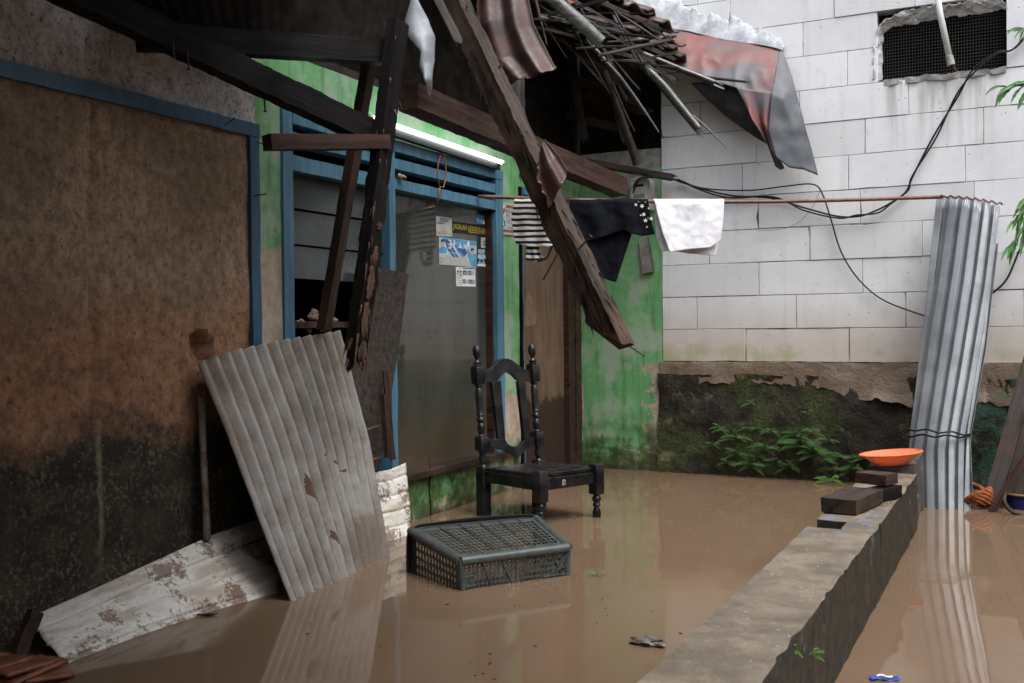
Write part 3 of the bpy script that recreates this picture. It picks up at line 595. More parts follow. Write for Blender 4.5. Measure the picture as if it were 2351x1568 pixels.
# ------------------------------------------------------------------ low concrete wall in the water
cw = thing('low_wall', 'low wet concrete garden wall running through the flood water', 'wall', (2.085, -2.5, 0))
X0, X1, ZT = 1.98, 2.19, .25
def chipw(p, q):
    if p.z > ZT-.01 and p.x > X1-.02:
        for yc, s_, d in ((-4.02, .08, .011), (-3.62, .03, .009), (-3.35, .02, .008), (-4.16, .05, .010)):
            k = max(0, 1-abs(p.y-yc)/s_); q.x -= d*k
    return q
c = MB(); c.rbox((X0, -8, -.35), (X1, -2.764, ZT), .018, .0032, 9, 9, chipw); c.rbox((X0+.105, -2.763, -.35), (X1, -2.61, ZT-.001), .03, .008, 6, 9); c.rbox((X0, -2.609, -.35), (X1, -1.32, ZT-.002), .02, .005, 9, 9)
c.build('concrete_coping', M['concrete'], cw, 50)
MB().rbox((X0+.002, -2.762, -.35), (X0+.104, -2.611, .12), .03, .008, 6, 5).build('notch_floor', M['moss'], cw, 50)
MB().rbox((X0-.005, -1.318, -.35), (X1-.02, -.82, ZT+.022), .03, .016, 7, 4).build('end_block', plain('blackened brick', (.055, .045, .045), .45, .6, 16, .5), cw, 50)
# ------------------------------------------------------------------ porch roof remains over the left side
pr_ = thing('porch_roof', 'sagging dark porch roof hanging over the stained left wall', 'roof', (.8, -5, 2.3))
def roofpt(u, v):
    x = -.15+2.45*u; y = -11+(7.75-.35*max(0, x))*v; return V((x, y, 2.62-.27*x+.012*math.sin(u*150)+.03*nz((x, y, 0), 1.3, 2)))
MB().grid(roofpt, 120, 40).build('roofing', M['rust'], pr_, 1, solid=.004)
for i, yy in enumerate((-10.4, -9.2, -8.0, -6.8, -5.6, -4.4)): timber('rafter', '', '', (-.1, yy, 2.58), (2.2, yy, 1.985), .06, .08, M['wood_black'], seed=i, parent=pr_)
fe = coons([at(250, -60, x=.02), at(960, -60, x=.45)], [at(330, 78, x=.10), at(905, 118, x=.46)], [at(250, -60, x=.02), at(330, 78, x=.10)], [at(960, -60, x=.45), at(905, 118, x=.46)])
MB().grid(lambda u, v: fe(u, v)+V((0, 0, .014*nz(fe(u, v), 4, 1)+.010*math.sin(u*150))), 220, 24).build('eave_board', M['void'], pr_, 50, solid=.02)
TG = 'timbers of the collapsed porch roof'
d1 = timber('roof_beam', 'long black beam slanting down across the stained wall and green band', 'beam', at(90, -55, x=.16), at(852, 306, x=.44), .065, .088, M['wood_black'], jit=.007, seed=3, group=TG)
for q in ((606, 222), (430, 122), (396, 95)): nail(at(*q, x=.30), (.1, 0, -1), .05, .003, d1)
timber('roof_beam', 'straight black beam under the dark eave, above the green band', 'beam', at(318, 84, x=.11), at(908, 122, x=.47), .06, .085, M['wood_black'], jit=.003, seed=4, group=TG)
timber('short_timber', 'short square timber crossing in front of the window vents', 'timber', at(613, 327, x=.33), at(886, 327, x=.50), .06, .052, M['wood_red'], jit=.003, seed=5, group=TG)
timber('wooden_stick', 'thin brown stick leaning in front of the left window panes', 'stick', at(851, 125, x=.36), at(744, 757, x=.13), .048, .040, M['wood_brown'], jit=.004, seed=6, up=(1, 0, 0), group=TG)
def rot(p, t, a, b):
    if t > .86: p.y *= 1-(t-.86)*2.2; p.z *= 1-(t-.86)*1.0
    p.y += .010*nz((t*14, a*2, b*2.0))*(t > .45); return p
bp = timber('splintered_plank', 'black upright plank with a splintered, peeling lower half before the window', 'plank', at(914, 50, x=.52), at(812, 857, x=.44), .045, .082, M['wood_black'], up=(0, 1, 0), jit=.007, ends=(0, .10), seed=8, group=TG, bite=rot)
Mb, Lb = frame(at(914, 50, x=.52), at(812, 857, x=.44), (0, 1, 0))
for i, (t0, t1, yy, w_) in enumerate(((.645, .70, .1, .018), (.70, .80, -.2, .022), (.80, .905, -.3, .022), (.91, .965, .0, .026), (.575, .60, .2, .018))):
    mb = MB(); n = 10
    def sp(u, v, t0=t0, t1=t1, yy=yy, w_=w_, i=i):
        t = t0+(t1-t0)*u; ww = w_*math.sin(math.pi*min(1, max(0, u)))**.5*(1+.5*nz((u*6, i, 0), 1.0)); 
        return V((Lb*t, -.0285-.004*(1-abs(2*v-1)), yy*.03+(v-.5)*2*ww+.01*nz((u*9, i*3.3, 2))))
    mb.grid(sp, 16, 4).build('torn_strip', M['split'], bp, 1, matrix=None).matrix_parent_inverse = Matrix.Identity(4)
def splinters(ob, p0, p1, up, w_, h_, spots, mat, seed):
    """long torn fibres standing off a timber, set at fractions of its length"""
    Mf, L = frame(p0, p1, up); rn = random.Random(seed); mb = MB()
    for t0_, t1_, n_, ln in spots:
        for _ in range(n_):
            t_ = rn.uniform(t0_, t1_); sd = rn.choice(((1, 0), (-1, 0), (0, 1), (0, -1), (-1, 0), (-1, -1), (-1, 1))); y_ = (sd[0] or rn.uniform(-1, 1))*w_/2*1.0; z_ = (sd[1] or rn.uniform(-1, 1))*h_/2*1.0
            l_ = rn.uniform(.4, 1.0)*ln; b_ = rn.uniform(.0015, .005); o_ = V((0, sd[0], sd[1]))*rn.uniform(.002, .016)
            a_ = V((L*t_, y_, z_)); e_ = a_+V((l_, 0, 0))+o_
            mb.add([a_+V((0, b_, 0)), a_+V((0, -b_, b_)), a_+V((0, 0, -b_)), e_], [(0, 1, 3), (1, 2, 3), (2, 0, 3)])
    o = mb.build('splinters', M[mat], ob); o.matrix_parent_inverse = Matrix.Identity(4); o['kind'] = 'stuff'; return o
splinters(bp, at(914, 50, x=.52), at(812, 857, x=.44), (0, 1, 0), .045, .078, ((.5, .97, 60, .07), (.9, .99, 25, .08), (.0, .5, 14, .04)), 'split', 3)
timber('roof_beam', 'thick reddish brown beam lying above the lit tube light', 'beam', at(938, 222, x=.36), at(1425, 432, y=-.62), .10, .105, M['wood_red'], jit=.006, ends=(0, .03), seed=9, group=TG)
timber('broken_plank', 'broken flat plank end above the electricity meter', 'plank', at(1235, 352, y=-.42), at(1561, 411, y=-.10), .10, .032, M['wood_dark'], jit=.006, ends=(0, .09), seed=10, group=TG)
def rotbig(p, t, a, b):
    if b < 0: p.z += -.012*nz((t*16, a, 3.0))-.020*max(0, nz((t*9, a*.7, 8.0)))
    if t > .93: p.x -= .13*(t-.93)/.07*(.5-.5*b)*(1+.6*nz((a*3, b*3, 1.0)))
    if a < 0 and b < 0 and t > .3: p.y += .018*max(0, nz((t*22, 1.0, 4.0)))
    return p
bt0, bt1 = at(1022, -45, y=-2.62), at(1424, 808, y=-2.97); bt0 = bt0+(bt0-bt1)*.42     # the upper part runs on above the picture to the roof
_v = (CAM-(bt0+bt1)*.5).normalized(); _d = (bt1-bt0).normalized(); _s = _d.cross(_v).normalized()     # _s lies across the beam in view
bt = timber('fallen_rafter', 'long heavy broken rafter hanging diagonally in front of the clothes', 'beam', bt0, bt1, .072, .088, M['wood_brown'], up=(_s*.74*(1 if _s.x > 0 else -1)+_v*.67), jit=.010, ends=(0, .012), seed=12, group=TG, bite=rotbig)
for (x, y), d, L in (((1325, 575), (.5, .0, .45), .07), ((1276, 590), (-.45, -.1, -.8), .09), ((1436, 788), (.75, .1, -.5), .075), ((1130, 170), (.4, 0, .3), .05)):
    nail(at(x, y, y=-2.93 if y > 200 else -2.72), d, L, .0035, bt)
splinters(bt, bt0, bt1, (_s*.74*(1 if _s.x > 0 else -1)+_v*.67), .070, .085, ((.45, .93, 90, .10), (.88, .97, 30, .12), (.2, .45, 20, .06)), 'wood_brown', 5)
timber('grey_board', 'weathered grey board hanging behind the fallen rafter', 'board', at(1172, -300, y=-2.22), at(1190, 322, y=-2.28), .02, .085, M['wood_grey'], up=(1, .4, 0), jit=.005, ends=(0, .20), seed=13, group=TG, taper=.75)
timber('dark_lath', 'dark lath beside the top of the fallen rafter', 'lath', at(990, -270, y=-2.55), at(1088, 120, y=-2.45), .03, .05, M['wood_dark'], jit=.004, ends=(0, .05), seed=14, group=TG)
timber('grey_lath', 'pale grey lath on the upper edge of the fallen rafter', 'lath', at(905, -200, y=-2.78), at(1062, 110, y=-2.70), .02, .03, M['wood_grey'], jit=.004, ends=(0, .05), seed=15, group=TG)
timber('dripping_stick', 'thin stick with a water drop hanging from the broken roof', 'stick', at(1195, -140, y=-1.15), at(1256, 106, y=-1.25), .028, .016, M['wood_dark'], jit=.003, ends=(0, .03), seed=16, group=TG, taper=.3)
# rusted corrugated scraps
def scrap(name, label, top, bot, left, right, yy, waves, amp, seed, mat='rust', parent=None, cut=None):
    f = lambda L: [at(x, y, y=yy+dy) for x, y, dy in L]
    fn = coons(f(top), f(bot), f(left), f(right)); nn = (V(fn(1, 0))-V(fn(0, 0))).cross(V(fn(0, 1))-V(fn(0, 0))).normalized()
    def g(u, v):
        p = fn(u, v); e_ = .012*nz(p, 40, seed) if v > .97 or u > .98 else 0
        return p+nn*(amp*math.sin(waves*2*math.pi*v+.6)+.006*nz(p, 8, seed))+V((e_, 0, e_))
    return tag(MB().grid(g, 70, 36, cut).build(name, M[mat], parent, 1, solid=.0015), label, 'metal sheet', 'rusted roofing scraps')
scrap('rusty_sheet', 'torn rusty corrugated sheet hanging high behind the fallen rafter',
      [(1200, -60, 0), (1225, 55, .02), (1276, 158, .05)], [(1090, -30, -.03), (1093, 60, -.05), (1115, 150, -.02), (1165, 196, 0)], [(1200, -60, 0), (1090, -30, -.03)], [(1276, 158, .05), (1245, 172, .0), (1205, 182, .0), (1165, 196, 0)], -2.42, 2.2, .016, 3)
scrap('rusty_sheet', 'small pointed rusty scrap stuck to the middle of the fallen rafter',
      [(1250, 318, 0), (1280, 350, .0), (1306, 392, .02)], [(1238, 350, -.02), (1236, 410, -.02), (1262, 475, 0)], [(1250, 318, 0), (1238, 350, -.02)], [(1306, 392, .02), (1290, 425, .0), (1262, 475, 0)], -2.92, 1.3, .012, 5)
scrap('rusty_sheet', 'narrow rusty strip tucked between the rafter and grey board', [(1135, 175, 0), (1165, 190, 0)], [(1160, 240, 0), (1185, 262, 0)], [(1135, 175, 0), (1160, 240, 0)], [(1165, 190, 0), (1185, 262, 0)], -2.36, 1.0, .008, 7)
pf = coons([at(895, -30, y=-2.75), at(945, -30, y=-2.7)], [at(984, 214, y=-2.62), at(990, 222, y=-2.62)],
           [at(x, y, y=-2.72) for x, y in ((895, -30), (912, 35), (938, 85), (968, 118), (962, 150), (975, 185))]+[at(984, 214, y=-2.62)], [at(x, y, y=-2.68) for x, y in ((945, -30), (978, 35), (999, 85), (998, 140), (992, 185))]+[at(990, 222, y=-2.62)])
tag(MB().grid(lambda u, v: pf(u, v)+V((.0, -.02*math.sin(u*3.1)+.012*nz(pf(u, v), 14, 2), .008*nz(pf(u, v), 20, 6))), 16, 50).build('plastic_film', M['plastic_film'], None, 1, solid=.0012), 'strip of pale plastic film dangling from the broken eave', 'plastic strip')
# ------------------------------------------------------------------ tiled roof corner by the block wall
rf = thing('tiled_roof', 'broken edge of a clay tiled roof against the block wall', 'roof', (.3, -.6, 2.8))
MB().grid(lambda u, v: V((-.3+.62*u, -3.3+3.26*v, 3.03-.29*(.2+.62*u)+.01*nz((u*9, v*9, 0)))), 20, 40).build('roof_boards', M['void'], rf, 1, solid=.02)  # boards extended beyond the tiles to keep skylight off the attic
def tile(mat_, parent):
    mb = MB()
    def g(u, v):
        z = .030*math.sin(u*2*math.pi)*(1 if u < .5 else .55)+(.0 if u < .5 else .004)
        return V((.32*v, (u-.5)*.22, z))
    mb.grid(g, 14, 4); ob = mb.build('roof_tile', mat_, parent, 1, solid=.012); return ob
tspots = [((1300, 18), -.80, .2), ((1352, 10), -.62, -.1), ((1398, 22), -.50, .25), ((1330, 55), -.85, .0), ((1432, 48), -.42, .1), ((1468, 40), -.28, -.2), ((1455, 78), -.45, .15), ((1500, 72), -.24, .2), ((1495, 108), -.36, -.1), ((1535, 118), -.25, .1), ((1420, -10), -.35, .0), ((1375, -20), -.6, .1)]
for i, ((x, y), yy, a) in enumerate(tspots):
    ob = tile(M['tile_dark' if i % 5 else 'terracotta'], rf); p = at(x, y, y=yy); ob.matrix_parent_inverse = rf.matrix_basis.inverted()
    ob.matrix_basis = Matrix.Translation(p) @ Matrix.Rotation(a*.6, 4, 'Z') @ Matrix.Rotation(.30+a*.5, 4, 'Y') @ Matrix.Translation((-.26, 0, 0))
for i, (a, b, ya, yb) in enumerate((((1330, -15), (1520, 66), -.95, -.40), ((1420, 85), (1555, 140), -.6, -.30), ((1400, 120), (1540, 150), -.7, -.36))):
    timber('lath', '', '', at(*a, y=ya), at(*b, y=yb), .03, .022, M['wood_dark'], jit=.004, ends=(0, .06), seed=20+i, parent=rf)
rn = random.Random(77)
for i in range(58):
    x = rn.uniform(1215, 1500); y = rn.uniform(-35, 75)+(x-1215)*.30; l = rn.uniform(40, 190); sl = rn.choice((rn.uniform(.25, .7), rn.uniform(.5, 1.9), rn.uniform(-.3, .3))); ya = rn.uniform(-1.25, -.30)
    timber('lath', '', '', at(x-l*.45, y-l*.45*sl, y=ya-.05), at(x+l*.55, y+l*.55*sl, y=ya+.05), rn.uniform(.006, .030), rn.uniform(.005, .018), M[rn.choice(('wood_black', 'wood_dark', 'wood_dark', 'bamboo', 'wood_grey'))], jit=.004, ends=(0, .05), seed=200+i, parent=rf)
for i, (x, y, yy_, a) in enumerate(((1405, 4, -.55, .3), (1448, 22, -.46, -.15), (1478, 30, -.34, .2), (1515, 58, -.30, .1), (1548, 132, -.22, .25), (1470, 100, -.44, .0), (1525, 96, -.28, -.2), (1390, 60, -.62, .2))):
    ob = tile(M['tile_dark'], rf); ob.matrix_parent_inverse = rf.matrix_basis.inverted()
    ob.matrix_basis = Matrix.Translation(at(x, y, y=yy_)) @ Matrix.Rotation(a-.25, 4, 'Z') @ Matrix.Rotation(.34+a*.4, 4, 'Y') @ Matrix.Translation((-.24, 0, 0))
for i, (a, b, ya) in enumerate((((1205, 140), (1470, 235), -.25), ((1215, 185), (1500, 262), -.12), ((1230, 250), (1450, 300), -.15), ((1300, 60), (1345, 330), -.2), ((1235, 40), (1420, 190), -.5), ((1390, 150), (1440, 335), -.15))):
    timber('rafter', '', '', at(*a, y=ya), at(*b, y=ya+.03), .04, .05, M['wood_dark'], jit=.005, ends=(.03, .04), seed=300+i, parent=rf)
BG = 'broken bamboo roof poles'
def bamboo(label, pts, r0, r1, mat='bamboo', seed=0, split=True):
    P = [at(x, y, y=yy) for x, y, yy in pts]; L = sum((b-a).length for a, b in zip(P, P[1:])); n = max(6, int(L/.02)); path, rs = [], []
    for i in range(n+1):
        t = i/n; p = poly_at(P, t); path.append(p+nv(p, 5, seed)*.004); k = r0+(r1-r0)*t
        rs.append(k*(1+.10*max(0, 1-abs(((t*L+.07*seed) % .28)-.14)/.012)))
    ob = MB().tube(path, rs, 12).build('bamboo_pole', M[mat], None, 50)
    if split:
        d = (path[-1]-path[-3]).normalized(); e_ = d.orthogonal().normalized(); b_ = d.cross(e_); rn = random.Random(seed)
        for k in range(5):
            a = rn.uniform(0, 6.28); o_ = (e_*math.cos(a)+b_*math.sin(a))*r1*.7; ln = rn.uniform(.02, .07)
            MB().tube([path[-2]+o_, path[-1]+d*ln+o_*1.15], [r1*.3, r1*.08], 5).build('splinter', M[mat], ob, 50)
    return tag(ob, label, 'bamboo pole', BG)
bamboo('thick grey bamboo pole with a cut end at the roof edge', [(1226, -40, -1.45), (1382, 97, -1.3)], .036, .034, 'bamboo_grey', 1, False)
bamboo('bent bamboo lath tapering to a thin point under the roof', [(1345, 92, -.75), (1425, 180, -.68), (1455, 220, -.66), (1512, 303, -.62)], .020, .005, 'bamboo', 2, False)
bamboo('dark bamboo pole hanging down to the meter plank', [(1388, 165, -.60), (1425, 265, -.55), (1463, 378, -.48)], .020, .026, 'wood_dark', 3, False)
bamboo('wet bamboo pole with a splintered end before the block wall', [(1462, 135, -.52), (1530, 205, -.48), (1603, 296, -.45)], .028, .026, 'bamboo', 4)
bamboo('wet bamboo pole lying along the edge of the red tarpaulin', [(1455, 115, -.50), (1545, 152, -.42), (1640, 190, -.36)], .017, .018, 'bamboo', 5)
bamboo('thin bamboo sliver pointing lowest on the white blocks', [(1540, 218, -.44), (1664, 333, -.42)], .008, .004, 'bamboo', 6, False)
bamboo('split bamboo lath reaching furthest over the tarpaulin', [(1520, 150, -.34), (1620, 178, -.33), (1712, 188, -.32)], .011, .007, 'wood_dark', 7)
bamboo('rotten brown splinter dangling between the bamboo poles', [(1405, 190, -.62), (1432, 248, -.6), (1457, 302, -.6)], .009, .004, 'wood_brown', 8, False)
# ------------------------------------------------------------------ tarpaulin
tp = thing('red_tarpaulin', 'faded red and grey tarpaulin hanging off the block wall', 'tarpaulin', (1.2, -.1, 2.3))
A = lambda L: [at(x, y, y=yy) for x, y, yy in L]
f1 = coons(A([(1476, 58, -.03), (1560, 70, -.035), (1640, 86, -.035), (1720, 99, -.035), (1792, 117, -.03)]), A([(1520, 150, -.26), (1610, 178, -.26), (1690, 202, -.26), (1776, 214, -.20)]), A([(1476, 58, -.03), (1520, 150, -.26)]), A([(1792, 117, -.03), (1782, 165, -.13), (1776, 214, -.20)]))
f1b = coons(A([(1690, 200, -.26), (1735, 207, -.235), (1776, 212, -.20)]), A([(1780, 382, -.15), (1792, 390, -.14), (1802, 386, -.14)]), A([(1690, 200, -.26), (1728, 275, -.25), (1762, 335, -.20), (1780, 382, -.15)]), A([(1776, 212, -.20), (1766, 290, -.22), (1774, 345, -.18), (1802, 386, -.14)]))
def wr(f, s, k): 
    def g(u, v):
        p = f(u, v); return p+V((0, -k*(.5+.5*nz((p.x*3, 0, p.z*9), 1.3, s))*math.sin(math.pi*min(1, v+.05))-.15*k*nz(p, 14, s)-.28*k*(1-abs(nz((p.x*2, p.y, p.z*1.2), 5, s+1))*2)*min(1, v*2)+.3*k, k*.3*nz(p, 6, s+3)*v))
    return g
MB().grid(wr(f1, 2, .03), 70, 30).build('red_sheet', M['tarp'], tp, 1, solid=.002); MB().grid(lambda u, v: f1b(u, v)+V((0, -.018*math.sin(u*9+2*v)*math.sin(math.pi*min(1, v+.02)), 0))+nv(f1b(u, v), 9, 3)*.010*min(1, v*3), 30, 40).build('red_tail', M['tarp'], tp, 1, solid=.002)
f2 = coons(A([(1790, 115, -.035), (1797, 118, -.035)]), A([(1782, 362, -.22), (1812, 384, -.20), (1845, 388, -.17), (1878, 402, -.13)]), A([(1790, 115, -.035), (1774, 215, -.21), (1764, 300, -.235), (1782, 362, -.22)]), A([(1797, 118, -.035), (1820, 180, -.09), (1842, 260, -.12), (1860, 330, -.13), (1878, 402, -.13)]))
MB().grid(wr(f2, 5, .03), 24, 50).build('grey_flap', M['tarp_grey'], tp, 1, solid=.002)
f3 = coons(A([(1585, 190, -.20), (1640, 186, -.20), (1705, 205, -.20)]), A([(1660, 262, -.14), (1730, 312, -.14), (1792, 350, -.12)]), A([(1585, 190, -.20), (1620, 225, -.17), (1660, 262, -.14)]), A([(1705, 205, -.20), (1748, 280, -.16), (1792, 350, -.12)]))
MB().grid(wr(f3, 8, .03), 30, 24).build('black_lining', M['tarp_black'], tp, 1, solid=.002)
# ------------------------------------------------------------------ tube light
tl = thing('tube_light', 'lit white fluorescent tube above the blue window vents', 'lamp', (.06, -1.6, 1.86))
a, b = at(900, 286, x=.065), at(1151, 372, x=.065); d = (b-a).normalized(); a0 = a-d*.16
MB().tube([a0, b], .0105, 14).build('tube', M['tube'], tl, 40)
MB().bar(a0+V((-.032, 0, -.024))-d*.04, b+V((-.032, 0, -.024))+d*.02, .03, .03).build('batten', M['black_plastic'], tl)
for p, s in ((a0, -1), (b, 1)): MB().tube([p+d*s*.001, p+d*s*.022], .0125, 12).build('end_cap', M['pvc'], tl, 40)
tag(MB().box(tuple(at(873, 280, x=.0)+V((0, -.03, -.02))), tuple(at(873, 280, x=.0)+V((.03, .04, .025)))).build('junction_box', M['meter'], None, bevel=.004), 'small pale junction box at the dark end of the tube light', 'junction box')
# ------------------------------------------------------------------ window stickers and posters
X = -.0508
cd = lambda x, y: ((1700+x/3.485)/1.74224, (800+y/3.485)/1.74224)
def sheet(name, pts, mat, xx, parent=None, th=.0006): return MB().prism([at(*cd(*p), x=xx) for p in pts], (th, 0, 0)).build(name, M[mat], parent)
def word(txt, c, wpx, hpx, mat, xx, parent, ang=0.0):
    p = at(*cd(*c), x=xx); q = at(*cd(c[0]+wpx, c[1]+wpx*.13), x=xx); h = at(*cd(c[0], c[1]+hpx), x=xx)
    return lettering(txt, p, (0, 1, 0), (0, 0, 1), abs(q.y-p.y), abs(p.z-h.z), M[mat], parent)
SG = 'stickers on the window pane'
def ell(cx, cy, rx, ry, n=16): return [(cx+rx*math.cos(2*math.pi*i/n), cy+ry*math.sin(2*math.pi*i/n)) for i in range(n)]
s1 = tag(sheet('paper_notice', [(150, 220), (370, 255), (380, 510), (160, 498)], 'paper', X), 'pale paper notice dated 15 2017 on the window', 'sticker', SG)
for k in range(5): sheet('print_line', [(205, 243+k*12), (355-12*k, 264+k*12), (355-12*k, 270+k*12), (205, 249+k*12)], 'ink_blue', X+.0008, s1)
sheet('print_line', [(172, 306), (258, 318), (258, 336), (172, 324)], 'ink_blue', X+.0008, s1); sheet('emblem', ell(186, 262, 11, 24), 'meter', X+.0008, s1)
word('Rabu', (205, 458), 46, 30, 'ink', X+.0009, s1); word('15', (247, 457), 32, 46, 'ink', X+.0009, s1); word('2017', (289, 472), 44, 28, 'ink', X+.0009, s1); word('Februari', (288, 444), 42, 13, 'ink', X+.0009, s1); word('JAKI', (352, 486), 36, 26, 'ink', X+.0009, s1)
s2 = tag(sheet('black_sign', [(385, 295), (855, 360), (857, 508), (387, 452)], 'ink', X), 'black sticker reading JAGALAH KEBERSIHAN in yellow letters', 'sticker', SG)
def slanted(txt, c, wpx, hpx, slope, mat, xx, parent):
    vs, fs = text_mesh(txt); x0 = min(v.x for v in vs); x1 = max(v.x for v in vs); y0 = min(v.y for v in vs); y1 = max(v.y for v in vs); q = []
    for v in vs:
        u = (v.x-(x0+x1)/2)/(x1-x0)*wpx; w_ = (v.y-(y0+y1)/2)/(y1-y0)*hpx; q.append(at(*cd(c[0]+u, c[1]+u*slope-w_), x=xx))
    return MB().add(q, fs).build('lettering', M[mat], parent)
slanted('JAGALAH', (486, 386), 190, 98, .125, 'yellow', X+.0009, s2); slanted('KEBERSIHAN', (728, 424), 246, 92, .125, 'yellow', X+.0009, s2)
s3 = tag(sheet('blue_sticker', [(712, 198), (833, 222), (833, 340), (715, 335)], 'skyblue', X), 'small bright blue sticker in the pane corner above JAGALAH KEBERSIHAN', 'sticker', SG)
word('PKads', (757, 282), 84, 44, 'white', X+.0009, s3); sheet('print_patch', [(806, 235), (830, 240), (830, 276), (806, 272)], 'printred', X+.0008, s3); sheet('print_patch', [(806, 290), (831, 292), (831, 336), (806, 333)], 'white', X+.0008, s3)
s4 = tag(sheet('campaign_poster', [(195, 512), (715, 578), (722, 940), (195, 897)], 'lightblue', X), 'large blue campaign sticker with the number 31 on the window', 'sticker', SG)
sheet('print_band', [(215, 516), (712, 580), (714, 640), (500, 610), (330, 588)], 'skyblue', X+.0006, s4)
sheet('print_shape', [(262, 540), (330, 560), (470, 800), (395, 800), (330, 720)], 'ink_blue', X+.0008, s4); sheet('print_shape', [(400, 610), (560, 680), (590, 740), (545, 790), (470, 740)], 'ink_blue', X+.0008, s4); sheet('print_shape', [(300, 590), (330, 600), (440, 800), (425, 800)], 'skyblue', X+.0010, s4); sheet('print_shape', [(425, 660), (450, 680), (560, 800), (520, 800)], 'skyblue', X+.0010, s4)
sheet('print_figure', [(197, 700), (205, 665), (228, 650), (265, 650), (300, 672), (303, 735), (198, 740)], 'skyblue', X+.0012, s4); sheet('print_figure', ell(246, 605, 21, 46), 'skin', X+.0014, s4); sheet('print_figure', [(224, 590), (228, 552), (246, 540), (266, 555), (270, 592), (246, 572)], 'ink', X+.0016, s4)
sheet('print_figure', [(586, 700), (610, 690), (632, 760), (700, 750), (722, 790), (722, 930), (640, 915), (622, 850)], 'skyblue', X+.0012, s4); sheet('print_figure', ell(659, 722, 22, 52), 'skin', X+.0014, s4); sheet('print_figure', [(634, 710), (640, 676), (660, 668), (682, 682), (684, 712), (660, 696)], 'ink', X+.0016, s4); sheet('print_figure', ell(603, 612, 16, 40), 'white', X+.0012, s4)
sheet('print_patch', [(440, 548), (538, 560), (540, 690), (442, 668)], 'skyblue', X+.0012, s4)
sheet('star_emblem', [(489, 582), (497, 640), (516, 676), (490, 660), (466, 670), (482, 638)], 'white', X+.0016, s4)
word('31', (372, 620), 88, 130, 'white', X+.0018, s4); sheet('print_patch', [(197, 760), (380, 780), (560, 790), (640, 915), (420, 915), (197, 896)], 'paper', X+.0007, s4); sheet('print_frame', [(207, 806), (241, 810), (241, 876), (207, 872)], 'ink', X+.0010, s4); sheet('print_patch', [(210, 811), (238, 814), (238, 871), (210, 867)], 'paper', X+.0012, s4); word('8', (224, 841), 20, 46, 'ink', X+.0014, s4); word('Berjuang', (390, 738), 120, 24, 'white', X+.0018, s4)
s5 = tag(sheet('torn_sticker', [(780, 522), (892, 525), (897, 680), (780, 662)], 'paper', X), 'small torn white and blue sticker beside the number 31 poster', 'sticker', SG)
sheet('print_patch', [(815, 565), (890, 570), (890, 640), (815, 632)], 'ink_blue', X+.0008, s5); sheet('print_patch', [(820, 590), (886, 594), (886, 612), (820, 608)], 'paper', X+.0010, s5)
s6 = thing('hotline_sticker', 'white telephone shaped TESA 129 sticker by the window edge', 'sticker', at(*cd(790, 810), x=X), SG)
sheet('label', [(742, 685), (832, 690), (832, 745), (742, 740)], 'lightblue', X, s6); word('TESA', (787, 713), 76, 34, 'ink_blue', X+.0009, s6)
sheet('telephone', [(735, 790), (742, 762), (765, 748), (815, 750), (838, 768), (845, 815), (825, 826), (815, 800), (822, 850), (835, 884), (745, 884), (762, 845), (766, 800), (755, 820), (738, 815)], 'lightblue', X, s6); word('129', (787, 775), 46, 38, 'ink_blue', X+.0009, s6); sheet('dial', ell(790, 848, 25, 26), 'ink_blue', X+.0008, s6); sheet('base', [(732, 888), (852, 892), (852, 928), (732, 922)], 'white', X, s6)
s7 = tag(sheet('election_sticker', [(428, 932), (700, 945), (704, 1208), (435, 1200)], 'white', X), 'square white sticker marked 27 with rows of small pictures', 'sticker', SG)
word('27', (484, 962), 30, 34, 'ink', X+.0009, s7); sheet('print_line', [(525, 945), (694, 952), (694, 964), (525, 957)], 'ink', X+.0008, s7); sheet('print_band', [(525, 968), (694, 976), (694, 990), (525, 984)], 'lightblue', X+.0008, s7); sheet('print_patch', [(442, 1062), (522, 1066), (522, 1100), (442, 1096)], 'lightblue', X+.0008, s7)
for cx in (460, 498): sheet('print_figure', ell(cx, 1020, 17, 34), 'skin', X+.0010, s7); sheet('print_figure', [(cx-18, 1012), (cx-12, 984), (cx+8, 982), (cx+18, 1012), (cx, 996)], 'ink', X+.0012, s7); sheet('print_figure', [(cx-19, 1060), (cx-8, 1046), (cx+10, 1046), (cx+19, 1062)], 'white' if cx < 480 else 'ink', X+.0012, s7)
for r_ in range(2):
    for k in range(4):
        y0 = 985+r_*118; x0 = 527+k*42; sheet('print_photo', [(x0, y0+k*2), (x0+38, y0+k*2+2), (x0+38, y0+62+k), (x0, y0+60+k)], ('ink', 'skyblue', 'ink_blue', 'lightblue')[(k+r_*2) % 4], X+.0008, s7)
        sheet('print_figure', ell(x0+19, y0+34, 10, 17, 10), 'skin', X+.0010, s7)
sheet('print_line', [(445, 1112), (520, 1116), (520, 1122), (445, 1118)], 'ink', X+.0008, s7); sheet('print_line', [(460, 1146), (515, 1149), (515, 1154), (460, 1151)], 'ink', X+.0008, s7); word('coblos', (465, 1172), 44, 22, 'skyblue', X+.0009, s7); word('3', (500, 1172), 20, 28, 'ink', X+.0009, s7)
nb = tag(sheet('address_plate', [(1028, 18), (1275, 55), (1282, 500), (1038, 470)], 'paper', .004, None, .002), 'white address plate reading RT.009 on the green pier', 'sign')
def shb(n, p, m, k=.0066): return sheet(n, p, m, k, nb)
shb('panel', [(1050, 60), (1118, 72), (1120, 232), (1052, 226)], 'cream_cloth'); shb('panel', [(1050, 240), (1128, 250), (1130, 398), (1052, 392)], 'lightblue'); shb('print_band', [(1130, 68), (1270, 88), (1271, 120), (1130, 104)], 'printred'); shb('print_band', [(1052, 402), (1275, 428), (1276, 458), (1052, 438)], 'printred')
